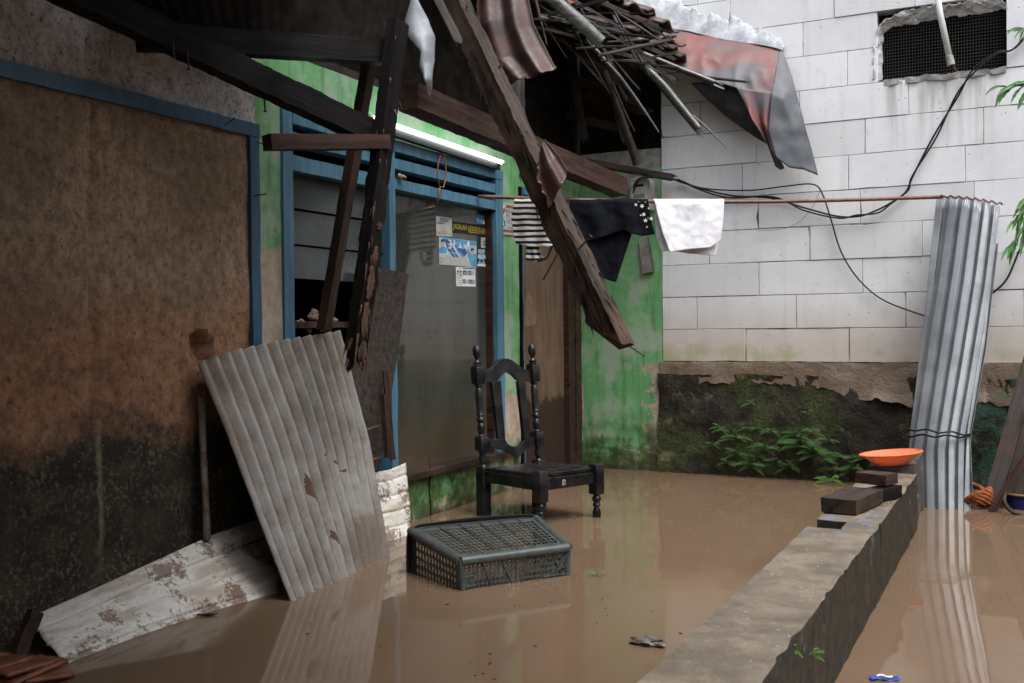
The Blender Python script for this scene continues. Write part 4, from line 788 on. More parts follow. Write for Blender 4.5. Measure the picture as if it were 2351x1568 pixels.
shb('bird_emblem', [(1083, 215), (1070, 190), (1052, 150), (1052, 100), (1066, 122), (1080, 125), (1084, 108), (1094, 125), (1106, 122), (1117, 98), (1118, 150), (1100, 190)], 'gold', .0072); shb('shield_emblem', [(1065, 290), (1092, 272), (1118, 292), (1116, 360), (1092, 388), (1068, 358)], 'teal', .0072); shb('monument', [(1090, 290), (1094, 290), (1100, 360), (1084, 360)], 'white', .0078)
word('RT.009', (1190, 168), 112, 46, 'ink_blue', .0072, nb); word('RW.', (1160, 220), 52, 40, 'ink_blue', .0072, nb); word('KELURAHAN CILANDAK', (1200, 286), 124, 22, 'ink_blue', .0072, nb); word('KECAMATAN', (1186, 316), 96, 20, 'ink_blue', .0072, nb); word('JAKARTA SELATAN', (1198, 392), 120, 22, 'ink_blue', .0072, nb)
# ------------------------------------------------------------------ clothes pole and laundry
A_, B_ = at(1098, 451, x=.02), at(2165, 452, y=-.16)
rodp = lambda s: A_.lerp(B_, s)+V((0, 0, -.028*math.sin(math.pi*s)))
tag(MB().tube([rodp(i/40) for i in range(41)], .0105, 10).build('clothes_pole', M['rod'], None, 1), 'thin rusty brown pole carrying laundry across the yard', 'pole')
rd = (B_-A_); rd.z = 0; rd.normalize(); rn_ = V((rd.y, -rd.x, 0))        # towards the camera
def onrod(x, y, off=0.0):
    """spot on the vertical plane through the pole, pushed towards the viewer by off"""
    d = _fw+_rt*((x-1175.5)/F)+_up*((784-y)/F); o = A_+rn_*off; t = (o-CAM).dot(rn_)/d.dot(rn_); return CAM+d*t
def cloth(name, top, bot, left, right, mat, parent, seed, amp=.012, off=.02, nu=50, nvv=50, fold=2.0):
    R = lambda L: [onrod(x, y, off) for x, y in L]
    f = coons(R(top), R(bot), R(left), R(right))
    def g(u, v):
        p = f(u, v); k = min(1, v*2.2); drop = off*(1-min(1, v*9))**2
        return p-rn_*drop+rn_*(amp*k*math.sin(fold*6.28*u+seed+1.5*v)+amp*.7*k*nz(p, 7, seed)+amp*.25*nz(p, 28, seed))
    return MB().grid(g, nu, nvv).build(name, mat, parent, 1, solid=.003)
tw = thing('white_towel', 'white terry towel hung over the pole', 'towel', onrod(1582, 456))
cloth('front_layer', [(1502, 456), (1580, 456), (1663, 456)], [(1537, 579), (1570, 574), (1600, 571), (1630, 568), (1655, 553)], [(1502, 456), (1508, 490), (1520, 535), (1537, 579)], [(1663, 456), (1661, 500), (1655, 553)], M['towel'], tw, 1, .011, .022, fold=1.3)
cloth('back_layer', [(1502, 460), (1662, 460)], [(1520, 577), (1545, 576), (1590, 583), (1643, 587)], [(1502, 460), (1503, 500), (1508, 545), (1520, 577)], [(1662, 460), (1660, 520), (1643, 587)], M['towel'], tw, 4, .006, -.02)
bl = thing('black_trousers', 'black cloth garment with white flower embroidery on the pole', 'garment', onrod(1410, 456))
cloth('front_leg', [(1312, 456), (1400, 455), (1489, 456)], [(1330, 560), (1380, 545), (1430, 527), (1448, 537), (1475, 541), (1503, 538)], [(1312, 456), (1308, 490), (1330, 560)], [(1489, 456), (1494, 500), (1503, 538)], M['black_cloth'], bl, 2, .018, .024, fold=2.5)
cloth('back_leg', [(1316, 462), (1486, 462)], [(1362, 620), (1393, 641), (1413, 648), (1420, 630)], [(1316, 462), (1325, 540), (1362, 620)], [(1486, 462), (1452, 530), (1436, 580), (1420, 630)], M['black_cloth'], bl, 5, .016, -.012, fold=1.5)
for i, (x, y, r) in enumerate(((1464, 470, 3.6), (1478, 473, 5), (1493, 478, 2.4), (1482, 492, 4.6), (1486, 506, 4.8), (1499, 502, 4.5), (1475, 494, 2), (1489, 521, 2.2), (1492, 500, 1.4), (1470, 463, 1.2), (1486, 464, 1.4))):
    p = onrod(x-4, y, .031)
    mb = MB()
    for k in range(5):
        a = k*1.2566+i; u = rd*math.cos(a)+V((0, 0, 1))*math.sin(a); w_ = rd*-math.sin(a)+V((0, 0, 1))*math.cos(a); R_ = r/430
        mb.add([p, p+u*R_*.6+w_*R_*.28, p+u*R_, p+u*R_*.6-w_*R_*.28], [(0, 1, 2, 3)])
    mb.build('embroidered_flower', M['white'], bl, solid=.0012)
def stripes():
    t = NT('striped jersey'); z = t.xyz(t.pos)[2]; n = t.noise(t.pos, 5, 3); f = t.ma('FRACT', t.ma('MULTIPLY', t.ma('ADD', z, t.ma('MULTIPLY', n, .02)), 1/.030)); k = t.ss(f, .44, .50); e_ = t.ss(f, .97, 1.0)
    c = t.mix(t.ma('SUBTRACT', k, e_), (.012, .013, .028), (.56, .54, .48)); return t.out(c, .9, t.noise(t.pos, 200, 2), .2, .002, 0, .15)
M['stripes'] = stripes()
ss_ = thing('striped_shirt', 'navy and cream striped shirt hung on the pole beside the window', 'shirt', onrod(1225, 456))
cloth('body', [(1182, 455), (1240, 454), (1298, 455)], [(1184, 558), (1215, 566), (1260, 566), (1300, 556)], [(1182, 455), (1174, 500), (1184, 558)], [(1298, 455), (1300, 556)], M['stripes'], ss_, 3, .013, .02, fold=2.6)
cloth('sleeve', [(1209, 560), (1236, 562)], [(1206, 597), (1230, 600), (1252, 598)], [(1209, 560), (1206, 597)], [(1236, 562), (1241, 585), (1252, 598)], M['stripes'], ss_, 6, .006, .0)
MB().tube([onrod(x, y, .0) for x, y in ((1222, 596), (1240, 599), (1256, 592), (1263, 575), (1270, 560))], .006, 8).build('trim', M['navy_cloth'], ss_, 1)
# ------------------------------------------------------------------ meter, cables, pipe, metal strip
mt = thing('electricity_meter', 'grey electricity meter on the green wall above the pole', 'electricity meter', (.45, -.05, 1.77))
x0, x1, z0, z1 = .388, .522, 1.655, 1.862
out = [(x0, z0), (x1, z0), (x1, z1-.03), (x1-.012, z1-.01), (x1-.04, z1), (x0+.04, z1), (x0+.012, z1-.01), (x0, z1-.03)]
MB().prism([(x, -.10, z) for x, z in out], (0, .097, 0)).build('casing', M['meter'], mt, bevel=.006)
MB().box((x0+.014, -.104, z0+.05), (x1-.014, -.1005, z1-.03)).build('face', M['meter_face'], mt, bevel=.001); MB().box((x0+.035, -.1065, z1-.062), (x0+.095, -.1045, z1-.047)).build('counter', M['ink'], mt)
MB().box((x0+.03, -.1065, z0+.075), (x1-.03, -.1045, z0+.10)).build('print_label', M['mortar_grey'], mt); lettering('07916', (.455, -.105, z0+.058), (1, 0, 0), (0, 0, 1), .06, .014, M['ink'], mt)
tag(MB().box((.33, -.012, 1.66), (.54, -.002, 1.90)).build('meter_board', M['mortar_grey'], None, bevel=.003), 'grey mounting board behind the electricity meter', 'board')
def wire(name, label, pts, r, mat='cable', yy=-.03, cat='cable', group=None):
    P = [at(p[0], p[1], y=p[2] if len(p) > 2 else yy) for p in pts]; Q = []
    for i in range(len(P)-1):                                     # Catmull-Rom through the measured spots
        a, b, c, d = P[max(0, i-1)], P[i], P[i+1], P[min(len(P)-1, i+2)]
        for k in range(6):
            t = k/6; Q.append(.5*((2*b)+(c-a)*t+(2*a-5*b+4*c-d)*t*t+(3*b-a-3*c+d)*t*t*t))
    Q.append(P[-1]); return tag(MB().tube(Q, r, 7).build(name, M[mat], None, 1), label, cat, group)
CG = 'cables on the block wall'
c1 = [(1452, 470, -.06), (1456, 435, -.11), (1470, 411, -.11), (1510, 408, -.10), (1560, 414), (1600, 430), (1680, 449), (1770, 455), (1850, 478), (1920, 496), (1970, 497), (2010, 484), (2048, 464), (2080, 440), (2098, 400), (2145, 310), (2200, 220), (2235, 158), (2290, 120), (2335, 105), (2420, -20)]
wire('power_cable', 'black power cable rising from the meter across the wall to the right', c1, .0055, group=CG)
wire('power_cable', 'second black cable twisted beside the rising power cable', [(p[0]+(5 if i % 2 else -4), p[1]+(5 if i % 3 else -3), -.042) for i, p in enumerate(c1[4:])], .005, group=CG)
wire('power_cable', 'black cable looping over the pole and down to the zinc bundle', [(1550, 414), (1620, 433), (1720, 437), (1800, 428), (1865, 423), (1888, 445), (1908, 505), (1932, 580), (1972, 642), (2030, 690), (2125, 726)], .0045, group=CG)
wire('power_cable', 'short black cable behind the right side of the zinc bundle', [(2420, 470), (2351, 555), (2312, 640), (2272, 678)], .0055, group=CG)
wire('meter_lead', 'grey cable bending down beside the meter', [(1500, 405, -.11), (1466, 410, -.12), (1450, 440, -.09), (1443, 480, -.05)], .005, 'cable_grey', group=CG)
wire('string', 'thin pale string drooping below the pole on the white blocks', [(1885, 430), (1868, 470), (1840, 505), (1800, 525), (1740, 530)], .0018, 'cable_grey', cat='string', group=CG)
pp = thing('drain_pipe', 'white plastic pipe crossing the opening in the block wall', 'pipe', (2.2, -.03, 2.5))
MB().tube([at(2148, -40, y=-.05), at(2158, 30, y=-.05), at(2180, 132, y=-.045)], .017, 12).build('pipe', M['pvc'], pp, 1); MB().tube([at(2179, 128, y=-.045), at(2184, 150, y=-.045)], .021, 12).build('coupling', M['mortar_grey'], pp, 40); MB().tube([at(2184, 150, y=-.045), at(2194, 164, y=-.03)], .012, 10).build('tap', M['nail'], pp, 40)
ms = thing('metal_strip', 'bent metal channel strip fixed below the meter', 'metal strip', (.48, 0, 1.4))
MB().prism([at(x, y, y=-.03) for x, y in ((1466, 548), (1486, 542), (1497, 624), (1474, 628))], (0, .002, 0)).build('face', M['zinc_old'], ms); MB().prism([at(1486, 542, y=-.03), at(1490, 546, y=-.005), at(1503, 622, y=-.005), at(1497, 624, y=-.03)], (.002, 0, 0)).build('side', M['wood_grey'], ms)
hk = at(1012, 350, x=.03)
tag(MB().tube([at(x, y, x=.03) for x, y in ((1013, 350), (1006, 375), (1004, 405), (1009, 428), (1018, 430), (1025, 405), (1023, 375), (1016, 351), (1012, 350))], .0035, 7).tube([at(x, y, x=.03) for x, y in ((1010, 428), (1008, 445), (1004, 468))], .004, 7).build('cord_loop', M['ochre'], None, 1), 'orange cord loop hanging from the blue window rail', 'cord')
lp = thing('lamp_socket', 'small brass fitting on the blue middle post', 'socket', at(916, 404, x=.02)); MB().lathe([(.012, 0), (.016, .012), (.010, .02), (.012, .03), (.007, .045)], at(912, 404, x=.012), 12, (.5, .8, -.1)).build('fitting', plain('old brass', (.20, .16, .10), .5, .3, 40), lp, 40)
# ------------------------------------------------------------------ chair
ch = thing('wooden_chair', 'black turned wooden chair standing in the flood water', 'chair', (.5, -1.71, 0))
BL, BR, FL, FR = V((.237, -1.80, 0)), V((.385, -1.475, 0)), V((.616, -1.95, 0)), V((.764, -1.624, 0))
bx = (BR-BL).normalized(); fx = (FL-BL).normalized()
lean = lambda z: fx*(-.045*max(0, z-.24)/.6)
def sq(mb, c, z0, z1, h=.024):
    vs = []
    for z in (z0, z0+.008, z1-.008, z1):
        k = h*(.86 if z in (z0, z1) else 1)
        for a, b in ((-1, -1), (1, -1), (1, 1), (-1, 1)): vs.append(c+lean(z)+bx*a*k+fx*b*k+V((0, 0, z)))
    mb.add(vs, [(3, 2, 1, 0), (12, 13, 14, 15)]+[(i*4+j, i*4+(j+1) % 4, (i+1)*4+(j+1) % 4, (i+1)*4+j) for i in range(3) for j in range(4)])
def turn(mb, c, prof):
    n = 14; o = len(mb.v)
    for r, z in prof:
        for k in range(n):
            a = 2*math.pi*k/n; mb.v.append(c+lean(z)+bx*math.cos(a)*r+fx*math.sin(a)*r+V((0, 0, z)))
    for i in range(len(prof)-1):
        for k in range(n): mb.f.append([o+i*n+k, o+i*n+(k+1) % n, o+(i+1)*n+(k+1) % n, o+(i+1)*n+k])
for c in (BL, BR):
    mb = MB(); sq(mb, c, -.30, .242, .025); sq(mb, c, .318, .386, .025); sq(mb, c, .645, .733, .024)
    turn(mb, c, [(.017, .24), (.012, .25), (.017, .262), (.019, .28), (.014, .30), (.020, .312), (.020, .32)])
    turn(mb, c, [(.019, .385), (.019, .392), (.013, .398), (.018, .412), (.020, .43), (.016, .448), (.012, .455), (.020, .462), (.021, .475), (.013, .486), (.020, .494), (.016, .503), (.0165, .53), (.0185, .57), (.0195, .60), (.016, .622), (.013, .628), (.021, .636), (.020, .646)])
    mb.build('post', M['chair'], ch, 40)
    f_ = MB(); turn(f_, c, [(.018, .732), (.020, .74), (.014, .746), (.020, .752), (.012, .760), (.009, .768), (.012, .776), (.019, .790), (.0205, .806), (.019, .820), (.012, .834), (.0, .838)]); f_.build('finial', M['chair'], ch, 40)
Zd = lambda y, s: .828-(y-797)/(466-26*s)
Dy = lambda c_: (1350+c_/1.96)/1.74224
def bpt(cx_, cy_, off=0.0):
    s = (cx_-1000)/450; z = Zd(Dy(cy_)-(-8*s), s); return BL+(BR-BL)*s+fx*off+lean(z)+V((0, 0, z))
def slab(name, pts, th=.022): return MB().prism([bpt(x, y, -th/2) for x, y in pts], fx*th).build(name, M['chair'], ch, bevel=.003)
def strip(name, top, bot, th=.022):
    mb = MB(); n = len(top); vs = []
    for o_ in (-th/2, th/2):
        vs += [bpt(x, y, o_) for x, y in top]+[bpt(x, y, o_) for x, y in bot]
    fs = []
    for i in range(n-1): fs += [(i, i+1, n+i+1, n+i), (2*n+i, 2*n+n+i, 2*n+n+i+1, 2*n+i+1), (i, 2*n+i, 2*n+i+1, i+1), (n+i, n+i+1, 3*n+i+1, 3*n+i)]
    fs += [(0, n, 3*n, 2*n), (n-1, 3*n-1, 4*n-1, 2*n-1)]
    return mb.add(vs, fs).build(name, M['chair'], ch, bevel=.002)
strip('crest_rail', [(1022, 262), (1060, 258), (1095, 240), (1130, 205), (1165, 172), (1200, 157), (1240, 156), (1280, 172), (1320, 205), (1360, 232), (1400, 240), (1430, 240)],
      [(1022, 348), (1060, 348), (1110, 347), (1150, 325), (1172, 295), (1205, 268), (1235, 266), (1270, 285), (1298, 315), (1330, 332), (1390, 328), (1430, 326)])
strip('lower_rail', [(1050, 795), (1090, 795), (1140, 790), (1172, 785), (1195, 822), (1225, 838), (1260, 840), (1295, 828), (1320, 800), (1345, 770), (1390, 760), (1450, 752)],
      [(1050, 862), (1090, 862), (1140, 868), (1170, 880), (1195, 895), (1225, 908), (1270, 910), (1310, 895), (1335, 868), (1360, 845), (1400, 828), (1450, 818)])
strip('slat', [(1096, 346), (1168, 330)], [(1122, 788), (1175, 786)]); strip('slat', [(1308, 330), (1368, 332)], [(1330, 788), (1382, 762)])
for c in (FL, FR):
    mb = MB(); sq(mb, c, .112, .258, .026)
    turn(mb, c, [(.020, .114), (.014, .106), (.021, .094), (.022, .084), (.013, .070), (.019, .064), (.019, .058), (.012, .050), (.017, .036), (.021, .02), (.019, 0.0), (.017, -.05), (.02, -.3)]); mb.build('leg', M['chair'], ch, 40)
o_ = fx*.03
MB().prism([BL+fx*.026-bx*.004+V((0, 0, .212)), FL-bx*.004+V((0, 0, .222)), FR+bx*.004+V((0, 0, .222)), BR+fx*.026+bx*.004+V((0, 0, .212))], (0, 0, .024)).build('seat', M['chair'], ch, bevel=.006)
for a, b in ((BL, FL), (FL, FR), (BR, FR), (BL, BR)):
    d = (b-a).normalized(); MB().bar(a+d*.02+V((0, 0, .193)), b-d*.02+V((0, 0, .193)), .022, .056).build('apron', M['chair'], ch, bevel=.003)
q = FL.lerp(FR, .38)-fx*-.0125; mb = MB()
for u0, u1, v0, v1 in ((-.008, .008, .012, .015), (-.008, .008, -.016, -.013), (-.008, -.0055, -.016, .015), (.0055, .008, -.016, .015)): mb.add([q+bx*u+V((0, 0, .193+v*.8)) for u, v in ((u0, v0), (u1, v0), (u1, v1), (u0, v1))], [(0, 1, 2, 3)])
mb.build('paint_mark', M['cream_cloth'], ch, solid=.001)
# ------------------------------------------------------------------ plastic basket on its side
bk = thing('plastic_basket', 'dark grey perforated plastic basket lying on its side in the water', 'basket', (.85, -2.85, 0))
Fp = V((.851, -3.113, 0)); e1 = V((.578, .816, 0)).normalized(); e2 = V((-.816, .578, 0)).normalized(); LB, DP = .440, .335
up_ = V((0, 0, 1))
def bq(a, d, z): return Fp+e1*a+e2*d+V((0, 0, z))
base = {'tl': (0.0, .118), 'tr': (LB, .118), 'bl': (0.015, -.17), 'br': (LB-.015, -.17)}; mouth = {'tl': (-.05, .172), 'tr': (LB+.05, .165), 'bl': (-.045, -.22), 'br': (LB+.045, -.22)}
def holed(name, P, nu, nvv, mu, mv_, hs=.66, skip=None):
    us = [0]+[mu+(1-2*mu)*i/nu for i in range(nu+1)]+[1]; vsn = [0]+[mv_+(1-2*mv_)*i/nvv for i in range(nvv+1)]+[1]; mb = MB()
    pt = lambda u, v: P[0].lerp(P[1], u).lerp(P[3].lerp(P[2], u), v)
    for i in range(len(us)-1):
        for j in range(len(vsn)-1):
            u0, u1, v0, v1 = us[i], us[i+1], vsn[j], vsn[j+1]
            if i in (0, len(us)-2) or j in (0, len(vsn)-2) or (skip and skip(i, j)):
                mb.add([pt(u0, v0), pt(u1, v0), pt(u1, v1), pt(u0, v1)], [(0, 1, 2, 3)])
            else:
                cu, cv, hu, hv = (u0+u1)/2, (v0+v1)/2, (u1-u0)/2, (v1-v0)/2; O = []; I = []
                for a, b in ((1, 0), (1, 1), (0, 1), (-1, 1), (-1, 0), (-1, -1), (0, -1), (1, -1)):
                    O.append(pt(cu+a*hu, cv+b*hv)); k = hs*(.78 if a and b else 1); I.append(pt(cu+a*hu*k, cv+b*hv*k))
                mb.add(O+I, [(q, (q+1) % 8, 8+(q+1) % 8, 8+q) for q in range(8)])
    return mb.build(name, M['basket'], bk, solid=.004)
B = lambda k: bq(base[k][0], 0, base[k][1]-.010); Mo = lambda k: bq(mouth[k][0], DP, mouth[k][1]-.008)
ribs = lambda step: (lambda i, j: i % step == 0)
holed('top_wall', [B('tl'), B('tr'), Mo('tr'), Mo('tl')], 23, 9, .05, .12, .86, None); holed('side_wall', [B('tl'), Mo('tl'), Mo('bl'), B('bl')], 13, 10, .10, .08, .76, lambda i, j: j == 5)
holed('side_wall', [B('tr'), Mo('tr'), Mo('br'), B('br')], 13, 10, .10, .08, .76, lambda i, j: j == 5); holed('lower_wall', [B('bl'), B('br'), Mo('br'), Mo('bl')], 23, 9, .05, .12, .86, None)
r_ = MB(); r_.tube([B('tl')-up_*.006, B('tr')-up_*.006], .018, 12); r_.tube([B('tl'), B('bl')], .012, 10); r_.tube([B('tr'), B('br')], .012, 10); r_.tube([B('bl'), B('br')], .012, 10)
for a, b in (('tl', 'tl'), ('tr', 'tr')): r_.tube([B(a)-up_*.006, Mo(b)-up_*.006], .018, 12)
for k_ in (.2, .36, .52, .68, .84): r_.tube([B('tl').lerp(B('tr'), k_)+up_*.0135, Mo('tl').lerp(Mo('tr'), k_)+up_*.004], .0022, 5)
r_.build('edge', M['basket'], bk, 50)
holed('base_wall', [B('tl'), B('tr'), B('br'), B('bl')], 24, 13, .03, .05, .88, None)
rb = MB(); dz = (.118+.17)
def fb(u, v): return B('tl').lerp(B('tr'), u).lerp(B('bl').lerp(B('br'), u), v)
for a, b in (((.02, .05), (.98, .05)), ((.17, 0), (.0, .62)), ((.17, 0), (.33, .62)), ((.0, .28), (.17, .62)), ((.34, 0), (.5, .5)), ((.5, .0), (.5, 1)), ((.66, 0), (.5, .5)), ((.98, .1), (.63, .9)), ((.82, 0), (1, .5)), ((.5, .5), (.35, 1)), ((.1, .35), (.33, .75)), ((0, .5), (1, .5)), ((.75, .35), (1, .35)), ((.0, .22), (.12, .22)), ((.0, .34), (.12, .34))): rb.tube([fb(*a)-e2*.004, fb(*b)-e2*.004], .0034, 6)
for u, v in ((.1, .35), (.5, .38), (.86, .3)): rb.tube([fb(u, v)-e2*.003, fb(u, v)+e2*.003], .009, 10)
rb.build('base_rib', M['basket'], bk, 50)
rim = MB(); c4 = [Mo(k) for k in ('tl', 'tr', 'br', 'bl')]; path = []
for i in range(4):
    a, b, c = c4[i-1], c4[i], c4[(i+1) % 4]; r = .05
    p0 = b+(a-b).normalized()*r; p1 = b+(c-b).normalized()*r
    for k in range(6): t_ = k/5; path.append((p0.lerp(b, t_)).lerp(b.lerp(p1, t_), t_))
path.append(path[0]); rim.tube(path, .007, 8, False)
ctr = sum(c4, V((0, 0, 0)))/4
rim.grid(lambda u, v: poly_at(path, u)+((poly_at(path, u)-ctr).normalized()*.026-e2*.010)*v, 96, 2); rim.build('rim', M['black_plastic'], bk, 50, solid=.003)
# ------------------------------------------------------------------ leaning corrugated sheet
b0, b1, t0 = V((.395, -3.479, 0)), V((.294, -2.727, 0)), at(452, 830, x=.055)
pn = (b1-b0).cross(t0-b0).normalized(); pn = pn if pn.x > 0 else -pn
def onp(x, y):
    k = max(0, min(1, (x-452-.40*(y-830))/330)); s = (y-(830-75*k))/(1380-108*k-(830-75*k)); return at(x, y, x=(.055+.055*k)*(1-s)+(.395-.101*k)*s)
Lp = [onp(*q) for q in ((452, 830), (560, 1105), (668, 1380))]; Lp.append(Lp[-1]+(Lp[-1]-Lp[0])*.25)
Rp = [onp(*q) for q in ((780, 756), (795, 812), (812, 880), (846, 1010), (893, 1272))]; Rp.append(Rp[-1]+(Lp[0]-Lp[-1])*-.22)
cs = coons([onp(452, 830), onp(540, 800), onp(640, 778), onp(720, 765), onp(780, 756)], [Lp[-1], Rp[-1]], Lp, Rp)
holes = [(.415, .50, .022, .055), (.49, .675, .012, .03), (.305, .655, .008, .018), (.60, .41, .028, .008), (.66, .445, .012, .012), (.72, .475, .01, .008), (.375, .83, .008, .01), (.44, .60, .006, .008)]
def csf(u, v):
    p = cs(u, v); return p+pn*(.0125*math.sin(12.5*2*math.pi*u)+.008*nz(p, 3, 4)+.002*nz(p, 22, 2))
def keep(u, v):
    for a, b, ru, rv in holes:
        s = (v-b)/rv; w_ = ru*(1+.5*nz((u*60, v*60, a*9)))*(1 if s < 0 else 1-.3*s)
        if abs(s) < 1 and abs(u-a-.012*s) < w_*(1-abs(s)**1.6): return False
    return True
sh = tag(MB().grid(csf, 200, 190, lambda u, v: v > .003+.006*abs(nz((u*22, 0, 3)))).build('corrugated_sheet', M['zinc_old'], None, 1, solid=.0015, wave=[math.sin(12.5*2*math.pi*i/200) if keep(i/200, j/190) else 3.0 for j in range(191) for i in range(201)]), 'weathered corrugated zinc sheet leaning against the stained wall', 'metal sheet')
# ------------------------------------------------------------------ pale rusty panels
wb = [at(148, 1526, z=0), at(330, 1455, z=0), at(480, 1405, z=0), at(640, 1360, z=0)]
wt = [at(72, 1416, x=.05), at(200, 1360, x=.05), at(330, 1300, x=.05), at(480, 1232, x=.05), at(560, 1203, x=.045), at(640, 1175, x=.035)]
wbb = [b+(b-poly_at(wt, i/3))*.55 for i, b in enumerate(wb)]
wf = coons(wt, wbb, [wt[0], at(100, 1465, x=.15), wb[0], wbb[0]], [wt[-1], wb[-1], wbb[-1]])
def wpf(u, v):
    p = wf(u, v); k = 0
    for g_ in (.20, .40, .60, .80): k = max(k, 1-abs(v-g_-.0)/.018)
    return p+V((.8, 0, .5))*(-.009*max(0, k)+.004*math.sin(v*15.7)+.004*nz(p, 4, 3))
tag(MB().grid(wpf, 60, 110).build('pale_sheet', M['white_panel'], None, 1, solid=.003), 'rust speckled white ribbed panel lying along the foot of the left wall', 'panel')
vb = [at(888, 1243, z=0), at(944, 1227, z=0)]; vt = [at(852, 1086, x=.055), at(895, 1078, x=.055), at(931, 1063, x=.055)]
vbb = [vb[0]+(vb[0]-vt[0])*.5, vb[1]+(vb[1]-vt[-1])*.5]
vf = coons(vt, vbb, [vt[0], vb[0], vbb[0]], [vt[-1], at(940, 1150, x=.10), vb[1], vbb[1]])
def vpf(u, v):
    p = vf(u, v); k = max(max(0, 1-abs(v-g_)/.02) for g_ in (.10, .25, .40, .55, .70, .85)); return p+V((.8, -.5, .4))*(-.010*k+.004*nz(p, 9, 3))
tag(MB().grid(vpf, 20, 90).build('pale_sheet', M['white_panel'], None, 1, solid=.004), 'short white ribbed panel between the zinc sheet and green wall', 'panel')
# ------------------------------------------------------------------ leaning board, sticks, pipe, rubble
bd = [at(x, y, x=xx) for x, y, xx in ((858, 614, .045), (900, 620, .045), (938, 629, .045), (922, 760, .058), (908, 850, .066), (896, 925, .072), (886, 1010, .08), (868, 1085, .085), (830, 1085, .085), (800, 960, .075), (785, 862, .066), (815, 740, .056))]
tag(MB().prism(bd, (-.014, .004, 0)).build('plywood_board', wood('rotten plywood', (.014, .011, .009), (.06, .048, .04), .7, .3), None, bevel=.002), 'dark rotten plywood board leaning on the middle window post', 'board')
for i, (a, b, xa, xb) in enumerate((((884, 850), (902, 1055), .10, .12), ((878, 905), (889, 1050), .13, .15))): timber('narrow_batten', ('long narrow reddish batten beside the blue window post', 'short narrow reddish batten touching the plywood board')[i], 'batten', at(*a, x=xa), at(*b, x=xb), .016, .022, M['wood_red'], jit=.003, seed=40+i)
for i, (a, b) in enumerate((((832, 990), (872, 977)), ((845, 1058), (874, 1050)))): tag(MB().tube([at(*a, x=.115), at(*b, x=.10)], .005, 7).build('rusty_bolt', M['rod'], None, 1), ('upper rusty bolt sticking out below the plywood board', 'lower rusty bolt sticking out near the white panel')[i], 'bolt')
tag(MB().tube([at(461, 880, x=.03), at(467, 1050, x=.045), at(476, 1240, x=.07)], .0125, 10).build('rusty_pipe', M['pipe'], None, 1), 'thin rusty pale pipe standing against the mossy left wall', 'pipe')
RB = plain('broken plaster', (.20, .14, .11), .9, .4, 25, .1, 0, .7)
for i, (x, y, s) in enumerate(((722, 728, 24), (690, 742, 16), (765, 740, 20), (740, 752, 18), (705, 755, 16))):
    p = at(x, y, x=-.03); r = s/2/520; tag(MB().blob(p, r*.9, r*1.5, r*1.1, i+2, 3, .55).build('rubble_chunk', RB, None, 30), ('largest pinkish rubble chunk on the window ledge', 'leftmost small rubble chunk on the window ledge', 'rightmost rubble chunk on the window ledge behind the stick', 'rubble chunk low behind the thin stick', 'rubble chunk just above the zinc sheet edge')[i], 'rubble', 'rubble on the window ledge')
tag(MB().rbox((-.055, -2.9, .80), (.02, -2.3, .845), .05, .01, 7, 4).build('rubble_ledge', M['wood_dark'], None, 40), 'dark timber inside the window opening under the rubble', 'timber')
# stacked clay tiles at the lower left
rnd = random.Random(12)
for i in range(10):
    lv, k = divmod(i, 2); p = at(8+70*k+rnd.uniform(-14, 14)-5*lv, 1572-11*lv, z=.010+.013*lv)
    mb = MB(); mb.grid(lambda u, v: V((.17*(v-.5), (u-.5)*.11, .003*math.sin(u*6.28))), 12, 6)
    ob = mb.build('clay_tile', M['terracotta'], None, 30, solid=.010, matrix=Matrix.Translation(p) @ Matrix.Rotation(1.35+rnd.uniform(-.3, .3), 4, 'Z') @ Matrix.Rotation(rnd.uniform(-.08, .08), 4, 'Y'))
    tag(ob, ('lowest', 'second lowest', 'middle', 'second highest', 'topmost')[lv]+' layer clay tile on the '+('left', 'right')[k]+' side of the lower left pile', 'roof tile', 'pile of clay tiles')
tag(MB().rbox((-.012, -.02, -.06), (.012, .02, .06), .01, .003, 20, 3).build('brown_peg', M['wood_brown'], None, 40, matrix=Matrix.Translation(at(62, 1452, x=.12)) @ Matrix.Rotation(-.5, 4, 'X')), 'brown wooden peg behind the left end of the long white sheet', 'peg')
# ------------------------------------------------------------------ bundle of zinc sheets
zb = thing('zinc_bundle', 'upright bundle of shiny galvanised roofing sheets tied with black cord', 'metal sheets', (2.25, -.7, 0))
yy = lambda py: -.14+(py-452)/(1168-452)*(-.58)
Z = lambda L, o=0: [at(x, y, y=yy(y)+o) for x, y in L]
def zs(name, top, left, right, ribs_, bulge_, off, nu=150, ph=0.0):
    Lq, Rq = Z(left, off), Z(right, off); Lq.append(Lq[-1]+(Lq[-1]-Lq[-2]).normalized()*.3); Rq.append(Rq[-1]+(Rq[-1]-Rq[-2]).normalized()*.3)
    T = [Lq[0].lerp(Rq[0], i/4)+V((0, 0, .012*math.sin(math.pi*i/4))) for i in range(5)]; f = coons(T, [Lq[-1], Rq[-1]], Lq, Rq)
    def g(u, v):
        w_ = (u*ribs_+ph) % 1; r = min(1, max(0, (abs(w_-.5)-.24)/.18)); r = r*r*(3-2*r)
        p = f(u, v); e_ = .01*nz((u*40, 0, 1)) if v < .01 else 0
        return p+V((.35, -1, .1))*(bulge_*math.sin(math.pi*u)-.028*r+.004*nz((u*3, v*6, off*50)))+V((0, 0, e_))
    return MB().grid(g, nu, 30).build(name, M['zinc_new'], zb, 40, solid=.0015)
zs('sheet', None, [(2176, 452), (2150, 640), (2118, 850), (2092, 1030), (2096, 1168)], [(2300, 478), (2278, 660), (2245, 860), (2218, 1010), (2216, 1168)], 5.0, .04, 0, 200)
